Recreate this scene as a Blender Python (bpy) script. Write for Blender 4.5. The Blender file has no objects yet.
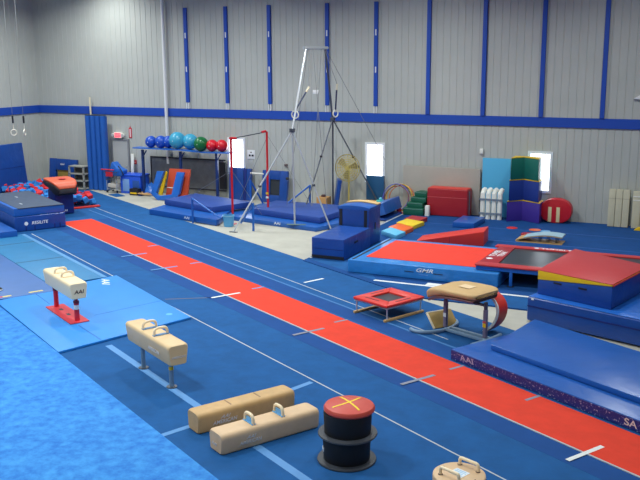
import bpy, bmesh, math, random
from mathutils import Vector, Matrix, Euler
random.seed(7)
PI = math.pi
COL = bpy.context.scene.collection

# ---------------------------------------------------------------- camera
YAW, PIT, ROL, FPX, HC = .4403, .2067, .0056, 882.0, 5.352
WY = 28.88          # back wall
XL = -26.65         # left wall
def ray(x, y):
    u = (x-320)/FPX; v = (y-240)/FPX
    c, s = math.cos(ROL), math.sin(ROL); u, v = c*u-s*v, s*u+c*v
    d = (u, 1, -v); c, s = math.cos(PIT), math.sin(PIT)
    d = (d[0], c*d[1]+s*d[2], -s*d[1]+c*d[2]); c, s = math.cos(YAW), math.sin(YAW)
    return Vector((c*d[0]-s*d[1], s*d[0]+c*d[1], d[2]))
def G(x, y, z=0.0):
    "place in the hall at height z"
    d = ray(x, y); t = (z-HC)/d.z; return Vector((d.x*t, d.y*t, z))
def AY(x, y, Y=WY):
    d = ray(x, y); t = Y/d.y; return Vector((d.x*t, Y, HC+d.z*t))
TH = -.519
CS, SN = math.cos(TH), math.sin(TH)
def ST(s, t, z=0.0):
    return Vector((s*CS-t*SN, s*SN+t*CS, z))
def toST(p): return (p.x*CS+p.y*SN, -p.x*SN+p.y*CS)

cam = bpy.data.cameras.new('camera'); co = bpy.data.objects.new('camera', cam); COL.objects.link(co)
o0 = ray(320, 240).normalized()
rgt = (ray(321, 240)-ray(319, 240)).normalized(); up = (ray(320, 239)-ray(320, 241)).normalized()
M = Matrix((rgt, up, -o0)).transposed().to_4x4(); M.translation = Vector((0, 0, HC))
co.matrix_world = M
cam.sensor_width = 36; cam.lens = FPX/640*36; cam.clip_end = 200
bpy.context.scene.camera = co

# ---------------------------------------------------------------- materials
def lin(c):
    c /= 255.0
    return c/12.92 if c <= .04045 else ((c+.055)/1.055)**2.4
MATS = {}
def mat(name, rgb, rough=.5, bump=0, bscale=6, mottle=0, mscale=8, rgb2=None, metal=0, spec=.5, detail=3, coat=0):
    if name in MATS: return MATS[name]
    m = bpy.data.materials.new(name); m.use_nodes = True; nt = m.node_tree; N = nt.nodes; L = nt.links
    b = N['Principled BSDF']; col = (lin(rgb[0]), lin(rgb[1]), lin(rgb[2]), 1)
    b.inputs['Base Color'].default_value = col; b.inputs['Roughness'].default_value = rough
    b.inputs['Metallic'].default_value = metal; b.inputs['Specular IOR Level'].default_value = spec
    if coat: b.inputs['Coat Weight'].default_value = coat; b.inputs['Coat Roughness'].default_value = .2
    tc = N.new('ShaderNodeTexCoord')
    if mottle:
        n = N.new('ShaderNodeTexNoise'); n.inputs['Scale'].default_value = mscale; n.inputs['Detail'].default_value = 5
        n.inputs['Roughness'].default_value = .65
        r = N.new('ShaderNodeMapRange'); r.inputs['From Min'].default_value = .5-.22; r.inputs['From Max'].default_value = .5+.22
        mx = N.new('ShaderNodeMix'); mx.data_type = 'RGBA'
        c2 = rgb2 or tuple(max(0, v*(1-mottle)) for v in rgb)
        mx.inputs['A'].default_value = (lin(c2[0]), lin(c2[1]), lin(c2[2]), 1); mx.inputs['B'].default_value = col
        L.new(tc.outputs['Object'], n.inputs['Vector']); L.new(n.outputs['Fac'], r.inputs['Value'])
        L.new(r.outputs['Result'], mx.inputs['Factor']); L.new(mx.outputs['Result'], b.inputs['Base Color'])
    if bump:
        n2 = N.new('ShaderNodeTexNoise'); n2.inputs['Scale'].default_value = bscale; n2.inputs['Detail'].default_value = detail
        n2.inputs['Distortion'].default_value = .6
        bp = N.new('ShaderNodeBump'); bp.inputs['Strength'].default_value = bump; bp.inputs['Distance'].default_value = .05
        L.new(tc.outputs['Object'], n2.inputs['Vector']); L.new(n2.outputs['Fac'], bp.inputs['Height']); L.new(bp.outputs['Normal'], b.inputs['Normal'])
    MATS[name] = m; return m
def emit(name, rgb, strength):
    m = bpy.data.materials.new(name); m.use_nodes = True; b = m.node_tree.nodes['Principled BSDF']
    c = (lin(rgb[0]), lin(rgb[1]), lin(rgb[2]), 1)
    b.inputs['Base Color'].default_value = c; b.inputs['Emission Color'].default_value = c; b.inputs['Emission Strength'].default_value = strength
    return m
WALL = mat('painted_steel_panel', (186, 189, 184), .55, mottle=.05, mscale=.6)
WALLW = mat('pale_paint', (222, 224, 226), .5)
BAND = mat('blue_band_paint', (22, 72, 172), .5)
CONC = mat('concrete', (186, 184, 172), .6, mottle=.10, mscale=1.2)
CEIL = mat('ceiling_paint', (200, 200, 200), .8)
CARP = mat('blue_carpet', (28, 90, 152), .85, mottle=.13, mscale=2.2, spec=.2)
CARP2 = mat('spring_floor_carpet', (20, 74, 138), .85, mottle=.10, mscale=2, spec=.2)
CARPD = mat('darker_carpet_border', (28, 76, 142), .85, mottle=.08, mscale=2, spec=.2)
RUN = mat('red_runway_carpet', (226, 66, 46), .8, mottle=.07, mscale=3, spec=.2)
FGM = mat('fuzzy_light_blue_carpet', (70, 152, 222), .85, mottle=1, mscale=6.5, rgb2=(40, 108, 192), spec=.2)
LBM = mat('light_blue_vinyl', (38, 140, 226), .45, mottle=.06, mscale=1.5)
LBM2 = mat('lighter_blue_vinyl', (52, 150, 232), .45, mottle=.06, mscale=1.5)
PURP = mat('periwinkle_vinyl', (56, 104, 170), .45, mottle=.06, mscale=2)
TEAL = mat('teal_vinyl', (30, 122, 176), .45, mottle=.08, mscale=2)
TAPEW = mat('white_tape', (225, 228, 226), .6)
TAPEG = mat('grey_tape', (130, 132, 150), .6)
TAPEB = mat('pale_blue_tape', (86, 142, 200), .7)
TAPEBR = mat('brown_tape', (92, 92, 112), .7)
LINE = mat('off_white_line', (176, 182, 186), .7)
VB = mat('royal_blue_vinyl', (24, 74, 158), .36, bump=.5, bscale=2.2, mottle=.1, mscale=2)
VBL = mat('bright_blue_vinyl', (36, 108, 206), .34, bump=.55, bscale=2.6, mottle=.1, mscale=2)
VBT = mat('mid_blue_vinyl', (30, 92, 176), .3, bump=.35, bscale=1.5, mottle=.06, mscale=1.5)
VBD = mat('navy_vinyl', (20, 44, 128), .42, bump=.3, bscale=4, mottle=.2, mscale=5)
VSKY = mat('sky_blue_vinyl', (84, 178, 222), .45, bump=.15, bscale=2)
VTEALD = mat('dark_teal_vinyl', (22, 78, 120), .45, bump=.15, bscale=2)
RED = mat('red_vinyl', (216, 54, 44), .42, bump=.15, bscale=2)
REDO = mat('tumbling_red_carpet', (240, 68, 52), .8, spec=.25, mottle=.05, mscale=3)
REDD = mat('deep_red_vinyl', (160, 28, 40), .42, bump=.2, bscale=2)
REDP = mat('rose_red_vinyl', (186, 46, 50), .42, bump=.06, bscale=3)
ORG = mat('orange_vinyl', (236, 104, 30), .45)
ORR = mat('rust_orange_vinyl', (196, 72, 40), .5)
YEL = mat('yellow_vinyl', (232, 190, 20), .42, bump=.25, bscale=6)
GRN = mat('green_vinyl', (16, 104, 92), .45)
GRD = mat('dark_green_vinyl', (20, 92, 72), .45, bump=.2, bscale=3)
PUR = mat('purple_vinyl', (66, 46, 146), .45)
NAVYB = mat('tower_blue_vinyl', (26, 54, 136), .45)
BLK = mat('black_vinyl', (24, 26, 36), .5)
BLKR = mat('black_rubber', (15, 15, 20), .6, mottle=.2, mscale=9)
GRYR = mat('grey_plastic_rim', (62, 66, 74), .45)
BED = mat('black_woven_bed', (44, 50, 58), .32, spec=.6)
MESH = mat('dark_grey_mesh', (112, 116, 122), .6, mottle=.2, mscale=3)
DCARP = mat('charcoal_carpet_top', (66, 82, 108), .7, mottle=.1, mscale=4)
TAN = mat('tan_suede', (214, 178, 122), .6, mottle=.06, mscale=4)
TAN2 = mat('tan_leather', (212, 172, 116), .5, mottle=.1, mscale=5)
TAN3 = mat('pale_tan_leather', (224, 190, 150), .5, mottle=.06, mscale=5)
CREAM = mat('cream_vinyl', (238, 216, 176), .4)
CREAM2 = mat('cream_leather', (226, 194, 146), .42, mottle=.05, mscale=4)
HND = mat('handle_cream', (246, 224, 186), .4)
HNDB = mat('handle_base_blue', (92, 140, 190), .5)
BEIGE = mat('beige_vinyl', (172, 166, 156), .5, mottle=.04, mscale=2)
CRM = mat('off_white_foam', (204, 198, 172), .6, mottle=.06, mscale=3)
WHT = mat('white_vinyl', (232, 232, 224), .45)
STR = mat('grey_strap', (120, 132, 148), .6)
STEEL = mat('steel', (200, 205, 210), .35, metal=.55)
STEELD = mat('dark_steel', (92, 96, 106), .4, metal=.6)
PAINTG = mat('grey_blue_enamel', (122, 150, 176), .4)
CABLE = mat('steel_cable', (120, 122, 126), .5)
REDPAINT = mat('red_enamel', (200, 28, 42), .35)
BLUEPAINT = mat('blue_enamel', (26, 96, 184), .35)
NAVYPAINT = mat('navy_enamel', (24, 52, 112), .4)
WOOD = mat('birch_wood', (206, 166, 108), .5, mottle=.12, mscale=6)
WOODL = mat('pale_wood', (228, 212, 176), .5)
BROWN = mat('brown_leather', (84, 58, 60), .5)
MAUVE = mat('mauve_leather', (170, 128, 116), .5)
ORL = mat('orange_leather', (208, 92, 60), .45)
CARD = mat('cardboard', (188, 142, 88), .7)
GREYP = mat('grey_plastic', (160, 160, 150), .55)
DOORM = mat('door_paint', (176, 178, 176), .5)
DOORF = mat('door_frame_paint', (132, 134, 138), .5)
WINF = mat('window_vinyl_frame', (228, 232, 238), .5)
SKYB = mat('cyan_ball_rubber', (60, 160, 196), .3)
BLB = mat('blue_ball_rubber', (26, 78, 186), .3)
GRB = mat('green_ball_rubber', (16, 104, 52), .3)
RDB = mat('red_ball_rubber', (210, 22, 42), .3)
FANY = mat('yellow_fan_paint', (196, 178, 100), .5)
PAILB = mat('light_blue_plastic', (84, 158, 208), .4)
BINB = mat('blue_bin_plastic', (34, 88, 214), .4)
FOAMR = mat('red_foam', (206, 40, 52), .8)
FOAMB = mat('blue_foam', (38, 124, 202), .8)
RUBY = mat('signal_red', (200, 40, 60), .5)
ROPE = mat('hemp_rope', (190, 150, 104), .8)
LTX = mat('white_lettering', (232, 236, 240), .5)
LTG = mat('grey_lettering', (216, 210, 206), .5)
LTD = mat('dark_lettering', (60, 20, 30), .5)
EXITR = emit('exit_sign_red', (255, 70, 84), 1.6)
PALEB = mat('pale_blue_carpet_top', (148, 180, 196), .7)
RING = mat('white_ring_plastic', (226, 222, 208), .4)

SCUF = mat('scuffed_navy_vinyl', (170, 168, 196), .5, mottle=1, mscale=26, rgb2=(22, 44, 122))
for n_ in SCUF.node_tree.nodes:
    if n_.type == 'MAP_RANGE': n_.inputs['From Min'].default_value = .57; n_.inputs['From Max'].default_value = .66
# ---------------------------------------------------------------- mesh helpers
class MB:
    def __init__(s): s.bm = bmesh.new()
    def _merge(s, b, mtx=None):
        if mtx is not None: bmesh.ops.transform(b, matrix=mtx, verts=b.verts)
        me = bpy.data.meshes.new('t'); b.to_mesh(me); s.bm.from_mesh(me); bpy.data.meshes.remove(me); b.free(); return s
    def box(s, x0, x1, y0, y1, z0, z1, bev=.0, seg=2, mtx=None):
        b = bmesh.new(); bmesh.ops.create_cube(b, size=1)
        for v in b.verts: v.co = Vector(((x0+x1)/2+v.co.x*(x1-x0), (y0+y1)/2+v.co.y*(y1-y0), (z0+z1)/2+v.co.z*(z1-z0)))
        if bev > 0:
            bev = min(bev, .48*min(x1-x0, y1-y0, z1-z0))
            bmesh.ops.bevel(b, geom=list(b.edges), offset=bev, segments=seg, profile=.6, affect='EDGES')
        return s._merge(b, mtx)
    def prism(s, pts, a0, a1, axis='z', bev=0, seg=2, mtx=None):
        "pts 2D polygon; extruded from a0 to a1 along axis. axis z: (x,y); axis y: (x,z); axis x: (y,z)"
        b = bmesh.new()
        def P(p, a): return {'z': (p[0], p[1], a), 'y': (p[0], a, p[1]), 'x': (a, p[0], p[1])}[axis]
        lo = [b.verts.new(P(p, a0)) for p in pts]; hi = [b.verts.new(P(p, a1)) for p in pts]
        b.faces.new(lo); b.faces.new(hi); n = len(pts)
        for i in range(n): b.faces.new((lo[i], lo[(i+1) % n], hi[(i+1) % n], hi[i]))
        bmesh.ops.recalc_face_normals(b, faces=b.faces)
        if bev: bmesh.ops.bevel(b, geom=list(b.edges), offset=bev, segments=seg, profile=.6, affect='EDGES', clamp_overlap=True)
        return s._merge(b, mtx)
    def quad(s, top, z0, z1, bev=.02):
        return s.prism([(p[0], p[1]) for p in top], z0, z1, 'z', bev)
    def tube(s, pts, r, seg=8, closed=False, caps=True, r2=None):
        pts = [Vector(p) for p in pts]; n = len(pts); rings = []; prev = None
        b = s.bm
        for i, p in enumerate(pts):
            if closed: d = pts[(i+1) % n]-pts[i-1]
            else: d = pts[min(i+1, n-1)]-pts[max(i-1, 0)]
            d.normalize()
            if prev is None:
                a = Vector((0, 0, 1)) if abs(d.z) < .9 else Vector((1, 0, 0)); u = d.cross(a).normalized()
            else: u = (prev-d*prev.dot(d)).normalized()
            prev = u; w = d.cross(u); rr = r if r2 is None else r+(r2-r)*i/(n-1)
            rings.append([b.verts.new(p+rr*(math.cos(2*PI*k/seg)*u+math.sin(2*PI*k/seg)*w)) for k in range(seg)])
        m = n if closed else n-1
        for i in range(m):
            A, B = rings[i], rings[(i+1) % n]
            for k in range(seg): b.faces.new((A[k], A[(k+1) % seg], B[(k+1) % seg], B[k]))
        if not closed and caps: b.faces.new(rings[0][::-1]); b.faces.new(rings[-1])
        return s
    def cyl(s, p0, p1, r, seg=16, r2=None): return s.tube([p0, p1], r, seg, r2=r2)
    def lathe(s, prof, c=(0, 0, 0), seg=32, mtx=None):
        "prof: (radius, z) from bottom to top, closed on the axis at both ends"
        b = bmesh.new(); rings = []
        for r, z in prof:
            if r < 1e-5: rings.append([b.verts.new((0, 0, z))])
            else: rings.append([b.verts.new((r*math.cos(2*PI*k/seg), r*math.sin(2*PI*k/seg), z)) for k in range(seg)])
        for A, B in zip(rings, rings[1:]):
            for k in range(seg):
                k2 = (k+1) % seg
                if len(A) == 1 and len(B) == 1: continue
                if len(A) == 1: b.faces.new((A[0], B[k2], B[k]))
                elif len(B) == 1: b.faces.new((A[k], A[k2], B[0]))
                else: b.faces.new((A[k], A[k2], B[k2], B[k]))
        bmesh.ops.recalc_face_normals(b, faces=b.faces)
        T = Matrix.Translation(c)
        return s._merge(b, T if mtx is None else T @ mtx)
    def sphere(s, c, r, seg=24):
        n = seg//2
        return s.lathe([(r*math.sin(PI*i/n) if 0 < i < n else 0, -r*math.cos(PI*i/n)) for i in range(n+1)], c, seg)
    def loft(s, secs, axis_pts=None):
        "secs: list of rings of 3D points, same count; capped"
        b = bmesh.new(); R = [[b.verts.new(p) for p in sec] for sec in secs]; n = len(R[0])
        for A, B in zip(R, R[1:]):
            for k in range(n): b.faces.new((A[k], A[(k+1) % n], B[(k+1) % n], B[k]))
        b.faces.new(R[0]); b.faces.new(R[-1])
        bmesh.ops.recalc_face_normals(b, faces=b.faces)
        return s._merge(b)
def hexa(bot, top, bev=.02):
    "eight-cornered block: four bottom and four top corners in the same order"
    b = bmesh.new(); lo = [b.verts.new(p) for p in bot]; hi = [b.verts.new(p) for p in top]
    b.faces.new(lo); b.faces.new(hi)
    for i in range(4): b.faces.new((lo[i], lo[(i+1) % 4], hi[(i+1) % 4], hi[i]))
    bmesh.ops.recalc_face_normals(b, faces=b.faces)
    if bev: bmesh.ops.bevel(b, geom=list(b.edges), offset=bev, segments=2, profile=.6, affect='EDGES', clamp_overlap=True)
    return MB()._merge(b)
def smooth_mesh(me, ang=35):
    for p in me.polygons: p.use_smooth = True
    try: me.set_sharp_from_angle(angle=math.radians(ang))
    except Exception: pass
def link(name, mb, m, parent=None):
    me = bpy.data.meshes.new(name); mb.bm.normal_update(); mb.bm.to_mesh(me); mb.bm.free()
    smooth_mesh(me); me.materials.append(m)
    o = bpy.data.objects.new(name, me); COL.objects.link(o)
    if parent: o.parent = parent
    return o
def tag(o, label, cat, group=None):
    o['label'] = label; o['category'] = cat
    if group: o['group'] = group
    return o
def thing(name, label, cat, loc=(0, 0, 0), rz=0, group=None, mb=None, m=None, rot=None):
    if mb is None:
        o = bpy.data.objects.new(name, None); o.empty_display_size = .2; COL.objects.link(o)
    else: o = link(name, mb, m)
    o.location = loc; o.rotation_euler = rot or (0, 0, rz)
    return tag(o, label, cat, group)
def part(name, mb, m, parent, label=None):
    o = link(name, mb, m, parent)
    if label: o['label'] = label
    return o
def struct(name, mb, m, parent=None):
    o = link(name, mb, m, parent)
    if not parent: o['kind'] = 'structure'
    return o
def text(name, s, m, parent, loc, rot, size, ext=.002, label=None, sx=1, shear=0):
    cu = bpy.data.curves.new('t', 'FONT'); cu.body = s; cu.size = size; cu.extrude = ext; cu.align_x = 'CENTER'; cu.align_y = 'CENTER'; cu.shear = shear
    cu.offset = size*.012
    t = bpy.data.objects.new('t', cu); COL.objects.link(t)
    dg = bpy.context.evaluated_depsgraph_get(); me = bpy.data.meshes.new_from_object(t.evaluated_get(dg))
    bpy.data.objects.remove(t); bpy.data.curves.remove(cu); me.name = name; me.materials.clear(); me.materials.append(m)
    o = bpy.data.objects.new(name, me); COL.objects.link(o); o.parent = parent; o.location = loc; o.rotation_euler = rot; o.scale = (sx, 1, 1)
    if label: o['label'] = label
    return o
def kids(o): return [c for c in bpy.data.objects if c.parent is o]
def dup(o, loc=None, rz=None, label=None):
    c = o.copy(); COL.objects.link(c)
    for ch in kids(o):
        d = ch.copy(); COL.objects.link(d); d.parent = c
        for g in kids(ch):
            e = g.copy(); COL.objects.link(e); e.parent = d
    if loc is not None: c.location = loc
    if rz is not None: c.rotation_euler = (0, 0, rz)
    if label: c['label'] = label
    return c
RX = PI/2   # text standing upright facing -y

# ---------------------------------------------------------------- room shell
XR, YF, ZC = 9.0, -5.0, 9.0
WIN = [(-17.44, -16.73, .95, 2.29), (-11.79, -11.10, .95, 2.31), (-6.06, -5.32, .93, 2.23)]
RIB = .244
def ribbed(mb, a0, a1, z0, z1, fixed, axis):
    "steel cladding with narrow vertical grooves; axis x: wall at y=fixed facing -y; axis y: wall at x=fixed facing +x"
    k0 = math.floor(a0/RIB); prof = [(a0, 0)]
    k = k0
    while k*RIB < a1+RIB:
        c = k*RIB
        for d, h in ((-.020, 0), (-.010, .012), (.010, .012), (.020, 0)):
            if a0 < c+d < a1: prof.append((c+d, h))
        k += 1
    prof.append((a1, 0))
    b = mb.bm; A = []
    for a, h in prof:
        if axis == 'x': A.append((b.verts.new((a, fixed+h, z0)), b.verts.new((a, fixed+h, z1))))
        else: A.append((b.verts.new((fixed-h, a, z0)), b.verts.new((fixed-h, a, z1))))
    for p, q in zip(A, A[1:]): b.faces.new((p[0], q[0], q[1], p[1]))
mb = MB(); xs = [XL]
for w in WIN: xs += [w[0], w[1]]
xs.append(XR)
for i in range(len(xs)-1):
    if i % 2 == 0: ribbed(mb, xs[i], xs[i+1], 0, 3.05, WY, 'x')
    else:
        w = WIN[i//2]; ribbed(mb, w[0], w[1], 0, w[2], WY, 'x'); ribbed(mb, w[0], w[1], w[3], 3.05, WY, 'x')
ribbed(mb, XL, XR, 3.05, ZC, WY, 'x')
struct('wall_back', mb, WALL)
mb = MB(); ribbed(mb, YF, WY, 0, ZC, XL, 'y'); struct('wall_left', mb, WALL)
struct('wall_right', MB().box(XR, XR+.2, YF, WY, 0, ZC), WALL)
struct('wall_front', MB().box(XL, XR, YF-.2, YF, 0, ZC), WALL)
struct('ceiling', MB().box(XL-.2, XR+.2, YF-.2, WY+.4, ZC, ZC+.2), CEIL)
struct('floor', MB().box(XL-.2, XR+.2, YF-.2, WY+.4, -.2, 0), CONC)
struct('trim_1', MB().box(XL, XR, WY-.045, WY-.001, 3.05, 3.36, .006, 1), BAND)
struct('trim_2', MB().box(XL+.001, XL+.045, YF, WY-.05, 3.05, 3.36, .006, 1), BAND)
# tall narrow blue posts on the upper wall
SX = [AY(x, 60).x for x in (187.3, 227.2, 270.1, 327.8, 376.5, 429.1, 484.7, 543.6, 605.7)]
for i, X in enumerate(SX):
    low = 3.6 if i < 5 else 3.362
    o = struct('trim_%d' % (i+3), MB().box(X-.07, X+.07, WY-.09, WY-.001, low, 7.12 if i < 5 else 8.6, .008, 1), BAND)
    if i < 5:
        m2 = MB()
        for dx in (-.05, .03): m2.box(X+dx-.018, X+dx+.018, WY-.075, WY-.001, 3.362, 3.61)
        struct('trim_bracket', m2, WALLW, o)
        for z in (6.1, 4.85):
            struct('trim_clip', MB().box(X-.015, X+.03, WY-.105, WY-.088, z-.1, z+.1), WALLW, o)
    # windows
DAY = bpy.data.materials.new('window_glass'); DAY.use_nodes = True
nt = DAY.node_tree; nt.nodes.clear(); out = nt.nodes.new('ShaderNodeOutputMaterial'); tr = nt.nodes.new('ShaderNodeBsdfTransparent'); gl = nt.nodes.new('ShaderNodeBsdfGlossy')
gl.inputs['Roughness'].default_value = .02; mx = nt.nodes.new('ShaderNodeMixShader'); mx.inputs[0].default_value = .06
nt.links.new(tr.outputs[0], mx.inputs[1]); nt.links.new(gl.outputs[0], mx.inputs[2]); nt.links.new(mx.outputs[0], out.inputs[0])
for i, (a, b_, z0, z1) in enumerate(WIN):
    m2 = MB(); f = .055
    m2.box(a-.03, a+f, WY-.03, WY+.14, z0-.03, z1+.03); m2.box(b_-f, b_+.03, WY-.03, WY+.14, z0-.03, z1+.03)
    m2.box(a+f, b_-f, WY-.03, WY+.14, z1-f, z1+.03); m2.box(a+f, b_-f, WY-.03, WY+.14, z0-.03, z0+f)
    w = struct('window_%d' % (i+1), m2, WINF)
    g = struct('pane', MB().box(a+f, b_-f, WY+.10, WY+.106, z0+f, z1-f), DAY, w)
    bx = a+.13+(0 if i < 2 else -.02)
    if i < 2: struct('blind_cord', MB().box(bx, bx+.025, WY+.03, WY+.045, z0+f, z1-f), VTEALD, w)
    else: struct('latch', MB().box(a+.07, a+.12, WY+.02, WY+.05, 1.48, 1.62), BLK, w)
# door
dX0, dX1 = -22.95, -22.05
m2 = MB(); m2.box(dX0, dX0+.07, WY-.06, WY-.001, 0, 2.1, .005, 1); m2.box(dX1-.07, dX1, WY-.06, WY-.001, 0, 2.1, .005, 1); m2.box(dX0+.07, dX1-.07, WY-.06, WY-.001, 2.02, 2.1, .005, 1)
d = struct('door_1', m2, DOORF)
struct('door_leaf', MB().box(dX0+.075, dX1-.075, WY-.035, WY-.003, .01, 2.015, .004, 1), DOORM, d)
struct('door_handle', MB().cyl((dX1-.16, WY-.06, 1.0), (dX1-.16, WY-.035, 1.0), .03, 12), STEEL, d)

# ---------------------------------------------------------------- floor coverings
def stbox(mb, s0, s1, t0, t1, z0, z1, bev=0): return mb.box(s0, s1, t0, t1, z0, z1, bev)
# main carpet (clipped to the hall)
def clip_poly(poly, ax, lim, keep_less):
    outp = []
    for i in range(len(poly)):
        p, q = poly[i], poly[(i+1) % len(poly)]
        ip = (p[ax] <= lim) == keep_less; iq = (q[ax] <= lim) == keep_less
        if ip: outp.append(p)
        if ip != iq:
            k = (lim-p[ax])/(q[ax]-p[ax]); outp.append(tuple(p[j]+(q[j]-p[j])*k for j in range(2)))
    return outp
def st_poly(s0, s1, t0, t1):
    P = [tuple(ST(a, b)[:2]) for a, b in ((s0, t0), (s1, t0), (s1, t1), (s0, t1))]
    for ax, lim, kl in ((0, XL+.03, False), (1, WY-.1, True), (0, XR-.05, True), (1, YF+.05, False)): P = clip_poly(P, ax, lim, kl)
    return P
carpet = thing('carpet', 'long blue carpet strip running the length of the hall under the red runway', 'carpet', mb=MB().prism(st_poly(-37, -18.9, 4.0, 12.80), .001, .014).prism(st_poly(-18.9, 3, 4.0, 12.7), .001, .014), m=CARP)
def stline(name, s0, t0, s1, t1, w, m, parent=carpet, z=.014, h=.002, label=None):
    a, b = ST(s0, t0), ST(s1, t1); d = (b-a).normalized(); n = Vector((-d.y, d.x, 0))*w/2
    return part(name, MB().prism([tuple((a-n)[:2]), tuple((b-n)[:2]), tuple((b+n)[:2]), tuple((a+n)[:2])], z, z+h), m, parent, label)
stline('carpet_border', -28, 10.74, 0, 10.74, .42, CARPD, label='slightly darker carpet stripe beside the runway')
stline('seam', -30, 11.02, 0, 11.0, .05, mat('faint_seam_blue', (58, 112, 172), .8), z=.0142, h=.0026, label='faint paler seam')
stline('floor_line', -33, 11.40, -11.8, 11.25, .026, LINE, label='thin off-white line')
stline('floor_line', -26.9, 8.02, -5, 7.9, .026, LINE, z=.0142, label='thin off-white line left of the runway')
stline('floor_line', -15.3, 5.84, -6.5, 5.84, .13, TAPEB, label='wide pale blue line')
stline('floor_line', -11.0, 4.9, -11.1, 5.77, .10, TAPEB, label='pale blue cross line')
stline('floor_line', -11.12, 5.91, -11.48, 7.86, .10, TAPEB, label='pale blue cross line')
stline('tape_mark', -17.62, 8.1, -17.1, 9.05, .05, TAPEBR, label='dull brown tape strip')
stline('carpet_border', -27.5, 9.13, 0, 9.13, .42, CARPD, label='darker carpet stripe on the near side of the runway')
stline('tape_mark', -17.0, 11.45, -17.05, 12.05, .07, TAPEW, label='short white tape strip')
stline('tape_mark', -14.55, 12.2, -14.75, 12.8, .05, TAPEBR, label='short dark tape strip')
# runway
run = thing('vault_runway', 'long red vaulting runway carpet crossing the hall', 'runway', ST(-28.2, 9.9), TH,
            mb=MB().box(0, 26.2, -.53, .53, .0165, .026), m=RUN)
def runtape(s, t0, t1, w, m, label=None, ds=0.0):
    part('tape_mark', MB().prism([(s+28.2-w/2, t0-9.9), (s+28.2+w/2, t0-9.9), (s+28.2+w/2+ds, t1-9.9), (s+28.2-w/2+ds, t1-9.9)], .0265, .0285), m, run, label)
part('edge_line', MB().box(0, 26.2, -.56, -.531, .0165, .0275), LINE, run, 'off-white edging')
for s, m_, lab in ((-7.07, TAPEW, 'bright white tape mark'), (-10.5, TAPEG, None), (-13.74, TAPEG, None), (-17.07, TAPEW, 'pale tape mark'), (-20.3, TAPEB, None), (-22.2, TAPEB, None)):
    runtape(s, 8.98, 9.72, .075, m_, lab)
for s, m_ in ((-7.6+.0, TAPEG), (-8.83, TAPEG), (-10.55, TAPEG), (-13.94, TAPEG), (-17.2, TAPEB), (-20.35, TAPEB), (-23.0, TAPEB)):
    if s < -8: runtape(s, 10.12, 10.45, .06, m_)
# spring floor
def ycut(X, t): return (t+X*SN)/CS
sf = thing('spring_floor', 'dark blue carpeted spring floor in the far right of the hall', 'floor',
           mb=MB().prism([(-10.12, ycut(-10.12, 12.71)), ((12.71-18.2*CS)/-SN, 18.2), (XR-.02, 18.2), (XR-.02, WY-.02), (-10.12, WY-.02)], .001, .03), m=CARP2)
part('front_strip', MB().prism([(-7.96, 19.43), (-5.83, 18.22), (XR-.03, 18.22), (XR-.03, 19.165), (-7.96, 19.165)][1:4]+[(-7.49, 19.165)], .0301, .0308).prism([(-10.10, 20.66), (-7.50, 19.172), (-7.96, 19.172), (-8.53, 19.65), (-8.53, 20.72), (-10.10, 20.72)][0:2]+[(-8.53, 20.72), (-10.10, 20.72)], .0301, .0308), CARP, sf, 'slightly lighter blue carpet in front')
part('border_line', MB().box(-7.62, 1.5, 19.17, 19.27, .0302, .032), TAPEW, sf, 'white tape line in front of the tumbling mat')
part('border_line', MB().box(-10.10, -10.03, 20.74, 28.7, .0302, .032), LINE, sf, 'thin white line')
part('seam', MB().box(-10.0, 6, 24.93, 24.98, .0302, .032), mat('seam_blue', (44, 88, 160), .8), sf)
part('seam', MB().box(-10.0, 6, 26.78, 26.82, .0302, .032), MATS['seam_blue'], sf)
part('tape_mark', MB().box(-6.35, -6.0, 19.29, 19.5, .0302, .032), TAPEW, sf, 'small white square of tape by the line')
# mats on the left
# mats on the left
pm = thing('floor_mat', 'periwinkle blue flat mat at the left edge with coloured tape near its corner', 'mat', ST(-19.62, 6.36, .016), TH,
           mb=MB().box(-6.9, 0, -6, 0, 0, .055, .012), m=PURP)
part('tape_mark', MB().box(-.22, -.14, -.62, -.30, .0555, .0575), mat('yellow_tape', (214, 196, 110), .6), pm, 'pale yellow tape')
part('tape_mark', MB().box(-.20, -.12, -1.75, -1.22, .0555, .0575), mat('red_tape', (206, 44, 56), .6), pm, 'red tape')
part('tape_mark', MB().box(-.20, -.12, -1.21, -1.02, .0555, .0575), MATS['yellow_tape'], pm, 'pale yellow tape end')
tm = thing('floor_mat', 'teal carpeted mat between the periwinkle mat and the thin off-white floor line', 'mat', ST(-20.25, 6.4, .016), TH,
           mb=MB().box(-6.6, 0, 0, 1.28, 0, .03, .008), m=TEAL)
for x in (-5.3, -2.8): part('seam', MB().box(x-.03, x+.03, .01, 1.27, .0305, .032), mat('seam_dark_teal', (44, 84, 112), .7), tm)
part('edge_binding', MB().box(-6.6, 0, 1.285, 1.40, 0, .03, .005), mat('teal_edge', (78, 138, 190), .6), tm, 'pale blue edge binding')
Q = [ST(-19.55, 4.93), ST(-15.36, 4.9), ST(-15.9, 7.88), ST(-20.2, 8.02)]
m4 = thing('floor_mat', 'light blue vinyl mat under the pommel horse with red legs', 'mat', Q[0]+Vector((0, 0, .0175)), 0,
           mb=MB().prism([((p-Q[0]).x, (p-Q[0]).y) for p in Q], 0, .045, bev=.012), m=LBM)
def seamon(par, org, a, b, w, z, m, label=None):
    d = (b-a).normalized(); n = Vector((-d.y, d.x, 0))*w/2
    return part('seam', MB().prism([tuple((q-org)[:2]) for q in (a-n, b-n, b+n, a+n)], z, z+.0015), m, par, label)
SD = mat('seam_blue_dark', (24, 104, 186), .6)
seamon(m4, Q[0], ST(-16.7, 5.78), ST(-15.58, 5.8), .025, .0455, SD); seamon(m4, Q[0], ST(-19.8, 5.85), ST(-18.6, 5.82), .025, .0455, SD)
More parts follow.
